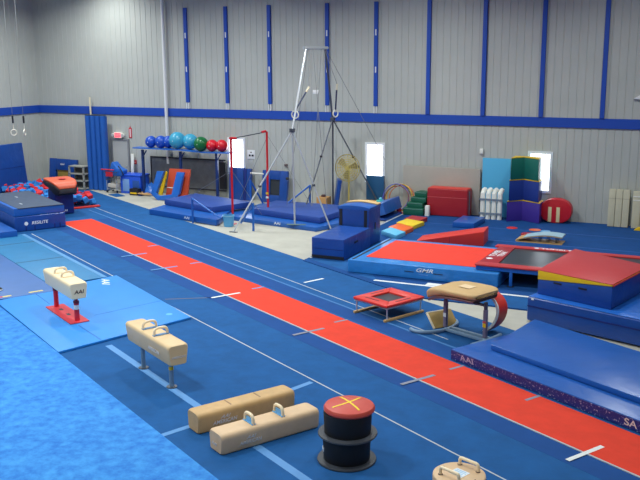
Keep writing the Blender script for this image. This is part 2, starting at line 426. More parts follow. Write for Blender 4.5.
seamon(m4, Q[0], ST(-17.2, 6.3), ST(-17.4, 7.9), .02, .0455, SD)
text('lettering', 'AAI', LTX, m4, (ST(-19.75, 7.55)-Q[0])+Vector((0, 0, .046)), (0, 0, TH-.35), .26, .001, 'white maker\'s letters', sx=1.3, shear=.3)
part('sticker', MB().lathe([(0, 0), (.07, 0), (.07, .001), (0, .001)], (ST(-16.35, 7.6)-Q[0])+Vector((0, 0, .0455))), mat('pale_sticker', (90, 176, 236), .5), m4, 'round pale sticker')
fg = thing('floor_mat', 'mottled light blue fuzzy carpet mat filling the lower left corner', 'mat', ST(-19.5, 4.885, .0175), TH,
           mb=MB().box(0, 14, -5.5, 0, 0, .05, .01), m=FGM)

# ---------------------------------------------------------------- pommel horses
def horse_secs(L, W, H, r=.08, taper=.05, endr=.05):
    "rounded trapezoid body along x from -L/2 to L/2, z 0..H"
    def ring(x, k):
        pts = []; w2 = W/2*k; b2 = (W/2-taper)*k; hz = H
        P = [(-b2, (1-k)*H*.5), (b2, (1-k)*H*.5), (w2, H-(1-k)*H*.5-.0), (-w2, H-(1-k)*H*.5)]
        rr = [.03, .03, r, r]; n = 6
        for i in range(4):
            p = Vector(P[i]); a = Vector(P[i-1]); c = Vector(P[(i+1) % 4])
            u = (a-p).normalized(); v = (c-p).normalized(); q0 = p+u*rr[i]; q1 = p+v*rr[i]
            for j in range(n):
                t = j/(n-1); pts.append((x, *( (1-t)**2*q0+2*t*(1-t)*p+t*t*q1)))
        return pts
    return [ring(-L/2, 1-endr*2), ring(-L/2+endr*.35, 1-endr*.7), ring(-L/2+endr, 1), ring(L/2-endr, 1), ring(L/2-endr*.35, 1-endr*.7), ring(L/2, 1-endr*2)]
def shift(secs, dz): return [[(p[0], p[1], p[2]+dz) for p in s] for s in secs]
def handle_mb(x, W, z, h, r=.023, span=None):
    "pommel: an arch across the body"
    sp = span or W*.62; pts = []
    for i in range(15):
        a = PI*i/14; cx = -math.cos(a); pts.append((x, sp/2*(abs(cx)**.6)*(1 if cx > 0 else -1), z+h*math.sin(a)**.55 if 0 < i < 14 else z))
    return MB().tube(pts, r, 8)
def horse(label, center, L, W, z0, H, bm_, hm, group, legs=None, gap=.42, rz=TH, handles=True, hh=.12, hoff=0):
    t = thing('pommel_horse', label, 'pommel horse', center, rz, group)
    bd = part('body', MB().loft(shift(horse_secs(L, W, H), z0)), bm_, t)
    if handles:
        for x in (-gap/2+hoff, gap/2+hoff):
            p = part('pommel', handle_mb(x, W, z0+H-.012, hh), hm, t)
            part('pommel_base', MB().box(x-.035, x+.035, -W*.36, W*.36, z0+H-.006, z0+H+.014, .006), HNDB if bm_ is not CREAM else HND, p)
    return t
# horse on red legs
c1 = (ST(-18.3, 5.86)+ST(-16.95, 5.86))/2
h1 = horse('cream pommel horse on short red legs bolted to a red base plate', c1+Vector((0, 0, .063)), 1.66, .40, .51, .34, CREAM, HND, None, hh=.12, rz=TH)
for x in (-.63, .63):
    lg = part('leg', MB().cyl((x, 0, .02), (x, 0, .40), .052, 16), REDPAINT, h1)
    part('inner_tube', MB().cyl((x, 0, .40), (x, 0, .535), .036, 14), REDPAINT, lg)
    part('clamp', MB().lathe([(0, 0), (.06, 0), (.06, .05), (0, .05)], (x, 0, .385)), mat('dark_red_enamel', (120, 16, 36), .4), lg)
    if x > 0: part('tape_band', MB().lathe([(.0530, 0), (.0538, 0), (.0538, .09), (.0530, .09)], (x, 0, .26)), WHT, lg)
bp = part('base_plate', MB().box(-.76, .78, -.20, .20, 0, .02, .006), mat('red_base_enamel', (214, 56, 66), .5), h1)
for x in (-.35, .1): part('slot', MB().box(x-.07, x+.07, -.035, .035, .0202, .022), BLK, bp)
text('lettering', 'AAI', LTD, h1, (.832, .0, .66), (RX, 0, RX), .11, .002, 'dark maker\'s letters on the end', sx=1.1, shear=.2)
# horse on blue grey legs
c2 = (ST(-13.76, 5.87)+ST(-12.65, 5.87))/2
h2 = horse('tan leather pommel horse standing on thin blue-grey posts over the pale floor line', c2+Vector((0, 0, .016)), 1.72, .39, .46, .35, CREAM2, HND, None, gap=.44, hh=.14)
for x in (-.56, .56):
    lg = part('leg', MB().cyl((x, 0, .01), (x, 0, .47), .038, 14), PAINTG, h2)
    part('foot_plate', MB().lathe([(0, 0), (.09, 0), (.09, .012), (0, .012)], (x, 0, 0)), STEELD, lg)
    part('collar', MB().lathe([(0, 0), (.055, 0), (.055, .06), (0, .06)], (x, 0, .40)), NAVYPAINT, lg)
    if x > 0: part('tape_band', MB().lathe([(.0385, 0), (.0395, 0), (.0395, .06), (.0385, .06)], (x, 0, .30)), YEL, lg)
text('lettering', 'AMERICAN', LTG, h2, (.30, -.183, .60), (RX, 0, 0), .085, .002, 'white lettering on the side', sx=1.0, shear=.2)
text('lettering', 'AMERICAN', LTG, h2, (.862, .0, .60), (RX, 0, RX), .055, .002, 'white lettering on the end', sx=.9, shear=.2)
# floor trainers lying side by side
RZL = TH+PI/2
cB = ST(-10.07, 6.10, .016); cA = ST(-10.86, 6.18, .016)
la = thing('pommel_trainer', 'plain tan floor pommel trainer without handles lying behind the one with two handles', 'pommel trainer', cA, RZL, None)
part('body', MB().loft(horse_secs(1.66, .37, .31, r=.09, taper=.03)), TAN2, la)
for x in (-.25, .25): part('seam', MB().box(x-.012, x+.012, -.10, .10, .3095, .312), mat('seam_brown', (146, 116, 84), .6), la)
text('lettering', 'AMERICAN', LTG, la, (-.40, -.179, .12), (RX, 0, 0), .08, .002, 'white lettering on the side', sx=1.0, shear=.2)
text('lettering', 'AAI', LTG, la, (-.40, -.181, .19), (RX, 0, 0), .07, .002, 'white letters', sx=1.3, shear=.5)
lb = thing('pommel_trainer', 'tan floor pommel trainer with two short handles lying nearest the black mushroom', 'pommel trainer', cB, RZL, None)
part('body', MB().loft(horse_secs(1.62, .39, .30, r=.09, taper=.03)), TAN3, lb)
for x in (-.27, .22):
    p = part('pommel', handle_mb(x, .37, .295, .135, r=.024, span=.22), HND, lb)
    part('pommel_base', MB().box(x-.03, x+.03, -.13, .13, .30, .314, .004), mat('sky_handle_base', (110, 178, 230), .5), p)
    part('web', MB().box(x-.008, x+.008, -.07, .07, .31, .38, .003), MATS['sky_handle_base'], p)
text('lettering', 'AMERICAN', LTG, lb, (-.36, -.188, .11), (RX, 0, 0), .07, .002, 'white lettering on the side', sx=1.0, shear=.2)
text('lettering', 'AAI', LTG, lb, (-.36, -.19, .175), (RX, 0, 0), .065, .002, 'white letters', sx=1.3, shear=.5)
text('lettering', 'AAI', LTG, lb, (-.832, .0, .13), (RX, 0, -RX), .07, .002, 'white letters on the end', sx=1.2, shear=.2)
# mushroom
mc = G(346.7, 459, .016)
ms = thing('mushroom_trainer', 'black mushroom trainer of two stacked drums with a red top marked by a yellow cross', 'mushroom trainer', mc)
def drum(z, h, name):
    d = part(name, MB().lathe([(0, 0), (.302, 0), (.312, .03), (.318, h*.5), (.325, h-.03), (.318, h), (0, h)], (0, 0, z), 48), BLKR, ms)
    part('rim', MB().lathe([(.30, .0), (.392, .0), (.40, .012), (.395, .028), (.31, .035), (.30, .035)], (0, 0, z-.001), 48), GRYR, d)
    return d
d0 = drum(.0, .373, 'lower_drum'); d1 = drum(.375, .33, 'upper_drum')
part('label_patch', MB().box(-.322, -.315, -.05, .05, .15, .19, mtx=Matrix.Rotation(.55, 4, 'Z')), LTX, d0, 'small white label')
tp = part('top', MB().lathe([(0, 0), (.325, 0), (.342, .02), (.342, .05), (.325, .075), (.22, .10), (.1, .11), (0, .112)], (0, 0, .706), 48), mat('brick_red_vinyl', (204, 76, 62), .45, mottle=.06, mscale=4), ms)
tp.location = (.032, .012, 0); d1.location = (.012, .004, 0)
def domez(r): 
    P = [(0, .112), (.1, .11), (.22, .10), (.325, .075)]
    for (a, za), (b, zb) in zip(P, P[1:]):
        if a <= r <= b: return za+(zb-za)*(r-a)/(b-a)
    return .075
mb = MB()
g1 = G(363.5, 399.5, .82)-G(335.5, 409.5, .82); g2 = G(364, 412.5, .82)-G(340, 396, .82); XA = (math.atan2(g1.y, g1.x), math.atan2(g2.y, g2.x))
for a0 in XA:
    for k in range(14):
        x0, x1 = -.26+.52*k/14, -.26+.52*(k+1)/14
        off = lambda x: .05*(x/.26)**2 if a0 == XA[0] else -.0
        ca, sa = math.cos(a0), math.sin(a0); b = mb.bm
        vs = []
        for x, s_ in ((x0, -1), (x1, -1), (x1, 1), (x0, 1)):
            y = off(x)+s_*.014; vs.append(b.verts.new((x*ca-y*sa, x*sa+y*ca, .706+domez(min(.32, math.hypot(x, y)))+.0025)))
        b.faces.new(vs)
part('cross_mark', mb, mat('yellow_tape_bright', (244, 214, 30), .5), tp, 'yellow tape cross')
# round trainer bottom edge
rc = G(459.3, 473, .35); rc.z = .016
rt = thing('mushroom_trainer', 'low round tan trainer with two handles and a paper label at the bottom edge', 'mushroom trainer', rc, -.38)
part('body', MB().lathe([(0, 0), (.30, 0), (.315, .02), (.325, .29), (.32, .318), (.30, .332), (0, .336)], (0, 0, 0), 48), TAN3, rt)
for y in (-.19, .19):
    pts = [(-.14, y, .33), (-.14, y, .40)] + [(-.14+.03*(1-math.cos(a)), y, .40+.03*math.sin(a)) for a in (PI/6, PI/3, PI/2)] + [(.14-.03*(1-math.cos(a)), y, .40+.03*math.sin(a)) for a in (PI/2, PI/3, PI/6)] + [(.14, y, .40), (.14, y, .33)]
    hd = part('handle', MB().tube(pts, .021, 10), HND, rt)
    for x in (-.14, .14): part('washer', MB().lathe([(0, 0), (.03, 0), (.03, .006), (0, .006)], (x, y, .333)), BROWN, hd)
part('paper_label', MB().box(-.10, .10, -.085, .085, .3365, .338), mat('label_paper', (222, 230, 236), .5), rt, 'white paper label with blue print')
for k in range(4): part('label_print', MB().box(-.085, .085-.02*(k % 2), -.06+.036*k, -.045+.036*k, .3382, .339), mat('label_print_blue', (140, 190, 226), .5), rt)
for x in (-.24, .24): part('screw', MB().lathe([(0, 0), (.008, 0), (.008, .004), (0, .004)], (x, 0, .334), 10), BROWN, rt)

# ---------------------------------------------------------------- landing mats by the runway (right)
lm = thing('landing_mat', 'long blue landing mat beside the red runway with a navy speckled side', 'mat', ST(-10.95, 10.52, .0165), TH)
part('body', MB().box(0, 6.6, .004, 2.45, 0, .19, .02), VBT, lm)
sd = part('side_panel', MB().box(.01, 6.59, -.006, .003, .008, .175), SCUF, lm, 'navy speckled side')
text('lettering', 'AAI', mat('scuffed_letter', (170, 160, 190), .7), lm, (.42, -.0075, .10), (RX, 0, 0), .14, .001, 'worn pale letters', sx=1.5, shear=-.2)
text('lettering', 'SA', LTG, lm, (3.75, -.0075, .095), (RX, 0, 0), .15, .001, 'white letters', sx=1.3)
um = thing('landing_mat', 'thin creased blue mat lying on top of the long landing mat', 'mat', ST(-10.5, 11.05, .208), TH)
part('body', MB().prism([(0, 0), (6.1, -.02), (6.1, 1.82), (-.60, 1.82)], 0, .10, bev=.03), VBT, um)
sk = thing('crash_mat', 'thick blue crash mat carrying the block and red wedge', 'mat', (-3.57, 17.43, .0315), -.345)
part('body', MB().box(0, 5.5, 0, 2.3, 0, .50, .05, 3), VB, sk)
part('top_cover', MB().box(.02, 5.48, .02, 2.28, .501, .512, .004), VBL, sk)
part('seam_strap', MB().box(.02, 5.48, -.008, -.001, .30, .33), VBD, sk)
part('white_corner_tag', MB().box(.10, .16, -.006, -.001, .45, .485), LTX, sk)
# block on top
# incline block on the crash mat and the matching red and yellow wedge on it
bf = [Vector(p) for p in ((-3.42, 17.68, .546), (-1.89, 17.05, .546), (-1.40, 18.95, .546), (-3.07, 20.0, .546))]
B0 = bf[0]
def rel(p, z): return (p.x-B0.x, p.y-B0.y, z)
bk = thing('incline_block', 'royal blue incline block with black hand slots, standing on the thick crash mat', 'block', B0, 0)
HB = [.30, .46, .46, .30]
part('body', hexa([rel(p, 0) for p in bf], [rel(p, h) for p, h in zip(bf, HB)], .025), VB, bk)
dd = (bf[1]-bf[0]).normalized(); ang = math.atan2(dd.y, dd.x)
for k in (.28, .62):
    q = bf[0].lerp(bf[1], k)-B0
    part('hand_slot', MB().box(-.09, .09, -.012, .01, -.018, .018, .006, mtx=Matrix.Translation((q.x, q.y, .30))@Matrix.Rotation(ang, 4, 'Z')), BLK, bk)
wg = thing('wedge_mat', 'red topped incline wedge with yellow sides, on the blue incline block', 'wedge', B0+Vector((0, 0, .003)), 0)
part('body', hexa([rel(p, h) for p, h in zip(bf, HB)], [rel(p, .485) for p in bf], .004), YEL, wg, 'yellow side')
topq = [rel(bf[0], .487), rel(bf[1], .487), rel(bf[2], .487), rel(bf[3], .487)]
part('top_cover', hexa(topq, [(p[0], p[1], p[2]+.012) for p in topq], .004), REDP, wg, 'red top')
q0, q1 = Vector(rel(bf[1], .46)), Vector(rel(bf[2], .46))
part('red_edge', MB().tube([q0+Vector((.02, -.005, .012)), q1+Vector((.03, 0, .012))], .016, 8), REDP, wg)

# ---------------------------------------------------------------- tumbling mat and long trampoline
rs = thing('tumbling_mat', 'thick light blue mat with a bright red carpet top, left of the long trampoline', 'mat', (-8.52, 19.70, .0335), 0)
part('body', MB().box(0, 3.80, 0, 2.82, 0, .33, .035, 3), mat('tumbling_side_vinyl', (46, 134, 214), .34, bump=.55, bscale=2.6, mottle=.12, mscale=2), rs)
part('top_carpet', MB().box(.32, 3.78, .42, 2.58, .331, .341, .003), REDO, rs, 'bright red carpet top')
part('zip', MB().box(.09, .15, .05, 2.75, .3295, .334), BLK, rs)
for x in (1.62, 2.35): part('hand_slot', MB().box(x-.12, x+.12, -.010, .004, .165, .182, .006), BLK, rs)
text('lettering', 'GMR', LTX, rs, (2.0, -.004, .225), (RX, 0, 0), .13, .003, 'white letters on the side', sx=1.6, shear=.3)
part('lettering', MB().box(1.88, 2.10, -.004, -.001, .118, .127), mat('pale_small_text', (120, 170, 226), .5), rs, 'small pale line of print')
tt = thing('long_trampoline', 'long low trampoline with red edge pads and a black bed, its blue frame on legs', 'trampoline', (-5.33, 19.86, .032), 0)
TL, TWd = 5.4, 2.42
part('near_pad', MB().box(0, TL, 0, .30, .44, .485, .02, 3), REDP, tt)
part('far_pad', MB().box(-.06, TL, TWd-.24, TWd, .44, .485, .02, 3), REDP, tt)
part('end_pad', MB().prism([(.02, .305), (.49, .305), (.45, TWd-.245), (.06, TWd-.245)], .44, .478, bev=.01), REDD, tt, 'deep red end pad')
part('bed', MB().box(.46, TL, .305, TWd-.245, .44, .452), BED, tt, 'black woven bed')
part('frame_rail', MB().box(.02, TL, .03, .10, .345, .435, .01), BLUEPAINT, tt); part('frame_rail', MB().box(.02, TL, TWd-.1, TWd-.03, .345, .435, .01), BLUEPAINT, tt)
part('cross_bar', MB().box(.82, .89, .11, TWd-.11, .345, .435, .01), BLUEPAINT, tt)
for x, y in ((.82, .03), (.82, TWd-.10), (4.6, .03), (4.6, TWd-.10)):
    lg = part('leg', MB().box(x, x+.07, y, y+.07, .012, .344, .005), BLUEPAINT, tt)
    part('foot', MB().box(x-.04, x+.11, y-.03, y+.1, 0, .012), BLK, lg)
text('lettering', 'TUMBL', LTX, tt, (.17, 1.35, .4785), (0, 0, 1.55), .21, .001, 'white letters', sx=1.15)
text('lettering', 'TRAK', LTX, tt, (.35, 1.32, .4785), (0, 0, 1.55), .20, .001, 'white letters', sx=1.15)
part('logo_disc', MB().lathe([(0, 0), (.08, 0), (.08, .002), (0, .002)], (.17, .72, .4785)), LTX, tt)
text('lettering', 'TUMBLTRAK', LTX, tt, (1.68, TWd-.13, .487), (0, 0, 0), .16, .001, 'white letters on the far pad', sx=1.3)
part('logo_disc', MB().lathe([(0, 0), (.06, 0), (.06, .002), (0, .002)], (.98, TWd-.13, .4855)), LTX, tt)
# low beam between wedge and trampoline
thing('low_beam', 'low wooden floor beam behind the red tumbling mat', 'balance beam', (-6.45, 23.05, .032), 0, mb=MB().box(0, 2.4, 0, .11, 0, .09, .01), m=WOOD)
# springboard
sp = thing('springboard', 'curved springboard with a pale grey-blue carpet top on wooden ply', 'springboard', (-5.50, 25.02, .032), 0)
def arc(x): return .05+.17*math.sin(min(1, max(0, x/1.25))*2.15)
xs_ = [1.28*i/14 for i in range(15)]
b = MB(); b.prism([(x, arc(x)) for x in xs_]+[(x, arc(x)+.022) for x in xs_[::-1]], 0, .60, 'y'); part('ply_deck', b, WOOD, sp)
b = MB(); b.prism([(x, arc(x)+.0235) for x in xs_[2:]]+[(x, arc(x)+.036) for x in xs_[2:][::-1]], .01, .59, 'y'); part('carpet_top', b, PALEB, sp)
part('base_board', MB().box(-.02, 1.28, .0, .60, 0, .022, .004), WOOD, sp)
part('front_block', MB().box(-.04, .06, .02, .58, .023, .048, .004), WOOD, sp)
for x in (.62, .86, 1.1):
    for y in (.15, .45): part('spring', MB().tube([(x+.035*math.cos(a*.8), y+.035*math.sin(a*.8), .024+(arc(x)-.03)*a/36) for a in range(37)], .006, 5), STEELD, sp)
# floor discs
for px, py, m_, r, h, lab in ((512, 228, RED, .17, .012, 'flat red rubber spot in front of the tower of blocks, leftmost of the row'), (535, 230, ORG, .18, .012, 'flat orange-red rubber spot in front of the round red mat'),
                        (545.5, 231.2, PAILB, .15, .008, 'flat pale blue rubber spot, rightmost of the row'), (527, 235, REDD, .18, .05, 'raised pinkish red disc behind the springboard')):
    p = G(px, py, .03); p.z = .0315
    thing('floor_spot', lab, 'disc', p, mb=MB().lathe([(0, 0), (r, 0), (r, h*.6), (r*.93, h), (0, h)], seg=28), m=m_)
# red wedge
p = (-8.15, 23.98)
wd = thing('wedge_mat', 'long plain red wedge mat rising to the right behind the tumbling mat', 'wedge', (p[0], p[1]-.15, .032), .10)
part('body', MB().prism([(0, 0), (1.95, 0), (1.95, .42), (0, .03)], 0, .85, 'y', bev=.02), RED, wd)
part('hinge_seam', MB().box(.97, .985, -.002, .0, .02, .20), REDD, wd)

# ---------------------------------------------------------------- mini trampoline
mt = thing('mini_trampoline', 'small square mini trampoline with red pads on short steel legs', 'trampoline', (-6.34, 16.84, .0165), -.42)
a, b_ = .50, .56; h = .30
def pad(p): return MB().prism(p, h, h+.055, bev=.018)
ia, ib = .27, .27
part('edge_pad', pad([(-a, -b_), (a, -b_), (ia, -ib), (-ia, -ib)]), RED, mt); part('edge_pad', pad([(a, -b_+.002), (a, b_), (ia+.002, ib), (ia+.002, -ib)]), RED, mt)
part('edge_pad', pad([(a, b_), (-a, b_), (-ia, ib+.002), (ia, ib+.002)]), RED, mt); part('edge_pad', pad([(-a, b_), (-a, -b_), (-ia-.002, -ib), (-ia-.002, ib)]), RED, mt)
part('bed', MB().box(-ia+.004, ia-.004, -ib+.004, ib-.004, h+.012, h+.02), BED, mt)
fr = MB()
fr.tube([(-a+.03, -b_+.03, h-.022), (a-.03, -b_+.03, h-.022), (a-.03, b_-.03, h-.022), (-a+.03, b_-.03, h-.022)], .016, 8, closed=True); part('frame', fr, STEEL, mt)
for x in (-1, 1):
    for y in (-1, 1):
        part('leg', MB().cyl((x*(a-.05), y*(b_-.06), .05), (x*(a-.05), y*(b_-.06), h-.02), .016, 10), STEEL, mt)
    part('skid', MB().box(x*(a-.05)-.03, x*(a-.05)+.03, -b_-.02, b_+.02, 0, .05, .012), WOOD, mt, 'round wooden skid')
for x, y0, y1 in ((-.385, -.15, .22),): part('pad_strap', MB().box(x-.012, x+.012, y0, y1, h+.0552, h+.058), BLK, mt)
part('pad_strap', MB().box(-.28, .12, -.42, -.395, h+.0552, h+.058), BLK, mt); part('pad_strap', MB().box(.385, .41, -.2, .25, h+.0552, h+.058), BLK, mt)

# ---------------------------------------------------------------- near vaulting table
vt = thing('vaulting_table', 'tan topped vaulting table on grey steel legs beside the mini trampoline', 'vaulting table', (-4.50, 16.0, .0165), -.40)
def vt_ring(x, w, zt, th, n=8):
    r = []; w2 = w/2
    P = [(-w2+.05, zt-th), (w2-.05, zt-th), (w2, zt-.01), (-w2, zt-.01)]
    rr = [.05, .05, .09, .09]
    for i in range(4):
        p = Vector(P[i]); a1 = Vector(P[i-1]); c = Vector(P[(i+1) % 4]); u = (a1-p).normalized(); v = (c-p).normalized(); q0 = p+u*rr[i]; q1_ = p+v*rr[i]
        for j in range(6):
            t = j/5; pt = (1-t)**2*q0+2*t*(1-t)*p+t*t*q1_; r.append((x, pt[0], pt[1]))
    return r
prof = [(-.66, .50, .74, .06), (-.655, .62, .80, .13), (-.62, .74, .86, .18), (-.52, .82, .92, .19), (-.38, .89, .955, .175), (-.2, .94, .975, .15), (.1, .97, .985, .13), (.34, .97, .99, .12), (.46, .93, .985, .12), (.53, .85, .975, .11), (.56, .74, .96, .08)]
part('top', MB().loft([vt_ring(*q) for q in prof]), mat('tan_table_suede', (206, 170, 116), .6, mottle=.05, mscale=4), vt, 'tan padded top')
part('underpad', MB().loft([vt_ring(x, w*.93, z-th-.002, .05) for x, w, z, th in prof[1:-1]]), MAUVE, vt, 'brown underside pad')
part('hand_marking', MB().box(-.05, .22, -.1, .12, .9865, .9885, mtx=Matrix.Rotation(0, 4, 'Z')), mat('chalk_mark', (228, 200, 158), .7), vt, 'paler chalk patch')
for x, y in ((-.42, 0), (.55, 0)):
    lg = part('post', MB().box(x-.035, x+.035, y-.035, y+.035, .07, .62, .01), mat('mauve_grey_enamel', (122, 112, 134), .4), vt)
    part('sleeve', MB().box(x-.027, x+.027, y-.027, y+.027, .62, .77, .006), STEELD, lg)
    part('sticker', MB().box(x-.0365, x+.0365, -.0365, -.0355, .28, .36), YEL if x > 0 else WHT, lg, 'small bright sticker')
    if x > 0: part('sticker', MB().box(x-.0365, x+.0365, -.0365, -.0355, .37, .40), RED, lg, 'small red sticker')
part('cross_arm', MB().box(-.42, .56, -.05, .05, .69, .72, .01, mtx=Matrix.Translation((0, 0, -.0)))
     , STEELD, vt)
for y in (-.10, .06): part('base_rail', MB().box(-.36, .60, y, y+.06, .02, .075, .015), PAINTG, vt)
pts = []
for i in range(17):
    a1 = -PI*.62+PI*1.24*i/16; pts.append((-.72+.36*math.cos(a1)+.0, .58*math.sin(a1), .04))
part('base_foot', MB().tube(pts, .035, 8), PAINTG, vt, 'curved grey steel foot')
part('base_foot', MB().tube([(.58, -.45, .04), (.62, 0, .04), (.58, .45, .04)], .035, 8), PAINTG, vt, 'grey steel foot')
# board leaning under the table
q = [G(434.5, 329, .02), G(456.5, 325, .02)]
q0, q1 = q; dr = (q1-q0).normalized(); nr = Vector((-dr.y, dr.x, 0))
lb_ = thing('springboard', 'small wooden springboard stood on edge under the vaulting table', 'springboard', (q0.x, q0.y, .018), math.atan2(dr.y, dr.x))
Lq = (q1-q0).length
rotm = Matrix.Rotation(.62, 4, 'X')
part('deck', MB().box(0, Lq*1.05, .0, .03, .0, .36, .006, mtx=Matrix.Translation((.02, 0, .01))@Matrix.Rotation(-.80, 4, 'X')), mat('deck_olive_ply', (168, 140, 78), .6, mottle=.15, mscale=6), lb_)
part('edge_strip', MB().box(-.03, 0, -.005, .035, .0, .37, .006, mtx=Matrix.Translation((.02, 0, .01))@Matrix.Rotation(-.80, 4, 'X')), WOODL, lb_, 'pale edge strip')
part('edge_strip', MB().box(-.03, Lq*1.05, -.005, .035, .361, .385, .006, mtx=Matrix.Translation((.02, 0, .01))@Matrix.Rotation(-.80, 4, 'X')), WOODL, lb_, 'pale edge strip')
# red curved collar mat
cl = thing('collar_mat', 'curved red padded collar mat with a white edge, right of the vaulting table', 'mat', (-4.15, 16.30, .0175), -.38)
cp = [(.0, .0), (.09, .06), (.20, .15), (.28, .27), (.32, .41), (.30, .53), (.22, .63), (.11, .69), (-.02, .72)]
cp = [(x, z*1.08+.03) for x, z in cp]
def smoothp(P, n=4):
    o_ = []
    for i in range(len(P)-1):
        p0, p1, p2, p3 = P[max(i-1, 0)], P[i], P[i+1], P[min(i+2, len(P)-1)]
        for k in range(n):
            t = k/n; o_.append(tuple(.5*((2*p1[j])+(-p0[j]+p2[j])*t+(2*p0[j]-5*p1[j]+4*p2[j]-p3[j])*t*t+(-p0[j]+3*p1[j]-3*p2[j]+p3[j])*t**3) for j in range(len(p1))))
    o_.append(P[-1]); return o_
cp = smoothp(cp)
def offset(P, d):
    o_ = []
    for i, p in enumerate(P):
        a1 = Vector(P[max(i-1, 0)]); c = Vector(P[min(i+1, len(P)-1)]); t = (c-a1).normalized(); o_.append((p[0]+t.y*d, p[1]-t.x*d))
    return o_
outer = offset(cp, .02); inner = offset(cp, -.02)
def band(P, Q_, y0, y1):
    mb = MB(); b = mb.bm
    rows = [[b.verts.new((p[0], y, p[1])) for p in R] for y in (y0, y1) for R in (P, Q_)]
    for i in range(len(P)-1):
        for A, B in ((0, 1), (1, 3), (3, 2), (2, 0)): b.faces.new((rows[A][i], rows[A][i+1], rows[B][i+1], rows[B][i]))
    for i in (0, len(P)-1): b.faces.new([rows[k][i] for k in (0, 1, 3, 2)])
    bmesh.ops.recalc_face_normals(b, faces=b.faces); return mb
part('pad', band(outer, inner, .0, .28), RED, cl)
part('edge_strip', band(offset(cp, .024), offset(cp, -.024), -.03, -.001), WHT, cl, 'white edge')
# ---------------------------------------------------------------- spotting platform
def blockbox(name, label, cat, x0, x1, y0, y1, z0, h, m, bev=.03, rz=0, group=None):
    t = thing(name, label, cat, ((x0+x1)/2, (y0+y1)/2, z0), rz, group)
    w, d_ = (x1-x0)/2, (y1-y0)/2
    part('body', MB().box(-w, w, -d_, d_, 0, h, bev, 3), m, t)
    return t
lo = blockbox('step_block', 'low royal blue block with black edge straps in front of the taller block', 'block', -10.05, -9.10, 20.80, 22.66, .032, .56, VB, .03)
for x in (-.35, .40): part('strap', MB().box(x-.035, x+.035, -.90, .91, .5502, .556), BLK, lo)
part('base_band', MB().box(-.47, .47, -.938, -.9302, .01, .09), BLK, lo); part('hand_slot', MB().box(.4802, .488, -.25, .0, .33, .38, .004), BLK, lo)
part('seam', MB().box(-.46, .46, -.934, -.9302, .26, .275), VBD, lo)
tl = thing('tall_block', 'tall royal blue block with an arched tan top behind the low blue block', 'block', (-9.64, 23.15, .032), 0)
part('body', MB().box(-.46, .48, -.47, .42, 0, 1.09, .03), VB, tl)
ap = [(-.48+.98*i/12, 1.09+.09*math.sin(PI*(.14+.72*i/12))-.03) for i in range(13)]
part('rounded_top', MB().prism([(-.48, 1.02)]+ap+[(.50, 1.02)], -.48, .43, 'y', bev=.012), VBT, tl)
ap2 = [(p[0], p[1]+.004) for p in ap]; ap3 = [(p[0], p[1]+.03) for p in ap]
part('tan_cover', MB().prism(ap2+ap3[::-1], .12, .40, 'y'), TAN, tl, 'tan suede cover on the top')
for x in (-.38, .38): part('strap', MB().box(x-.045, x+.045, -.482, -.4705, .0, 1.03), BLK, tl)
part('hand_slot', MB().box(.4805, .488, -.03, .05, .42, .62, .003), BLK, tl)
lean = thing('folded_block', 'tilted blue folded block behind the tall block with the arched top', 'block', (-10.42, 27.35, .032), .0)
part('body', MB().box(-.30, .30, -.78, .78, 0, .40, .03, 3, mtx=Matrix.Translation((0, 0, .12))@Matrix.Rotation(-.30, 4, 'Y')), VBT, lean)
part('side_wedge', MB().prism([(-.28, 0), (.30, 0), (.28, .06), (-.2, .10)], -.75, .75, 'y'), VB, lean)
# soft stepping cushions
for (P, m_, lab) in ((((381, 231), (396, 236), (406, 232), (391, 227)), mat('soft_sky', (96, 186, 226), .5), 'light blue stepping pad, nearest of the row of four'),
                     (((388, 227), (404, 231.5), (414, 227.5), (399, 223)), ORG, 'orange stepping pad beside the light blue one'),
                     (((396, 222.6), (413, 226.5), (425, 221.8), (407, 218.6)), mat('soft_yellow', (236, 204, 40), .5), 'yellow stepping pad beside the orange one'),
                     (((404, 218.6), (420, 221), (428, 217.6), (412, 215.4)), mat('soft_brick', (170, 44, 54), .5), 'dark red stepping pad, farthest of the row of four')):
    pts = [G(*p, .15) for p in P]; c = sum(pts, Vector())/4; c.z = .032
    thing('stepping_pad', lab, 'pad', c, mb=MB().prism([((p-c).x*.97, (p-c).y*.93) for p in pts], 0, .13, bev=.018), m=m_)
# blue panel mat on the spring floor
p4 = [G(452.5, 222, .2), G(474, 223.5, .2), G(485, 217, .2), G(463, 215.5, .2)]; c = sum(p4, Vector())/4; c.z = .032
o = thing('panel_mat', 'blue vinyl mat lying flat on the spring floor before the big red block', 'mat', c)
part('body', MB().prism([((p-c).x, (p-c).y) for p in p4], 0, .17, bev=.02), VBT, o)
for dx in (-.1, .18): part('patch', MB().lathe([(0, 0), (.05, 0), (.05, .002), (0, .002)], (dx, .1+dx, .1705)), STR, o, 'small pale patch')

# ---------------------------------------------------------------- along the back wall, right part
t = thing('wall_mat', 'long beige mat leaning on the wall behind the big red block', 'mat', (-8.97, WY-.12, .032))
part('body', MB().box(-1.36, 1.36, -.05, .05, 0, 1.57, .02), BEIGE, t)
rb = thing('red_block', 'large red vinyl block with a horizontal seam against the wall', 'block', (-8.60, 28.42, .032))
part('body', MB().box(-.66, .74, -.28, .28, 0, .92, .05, 3), REDD, rb); part('top_lid', MB().box(-.64, .70, -.26, .27, .921, .935, .006), RED, rb, 'brighter red lid')
part('seam', MB().box(-.65, .73, -.286, -.281, .63, .645), mat('seam_rose', (206, 90, 96), .5), rb)
part('side_strap', MB().box(.741, .75, -.1, -.02, .05, .85), STR, rb)
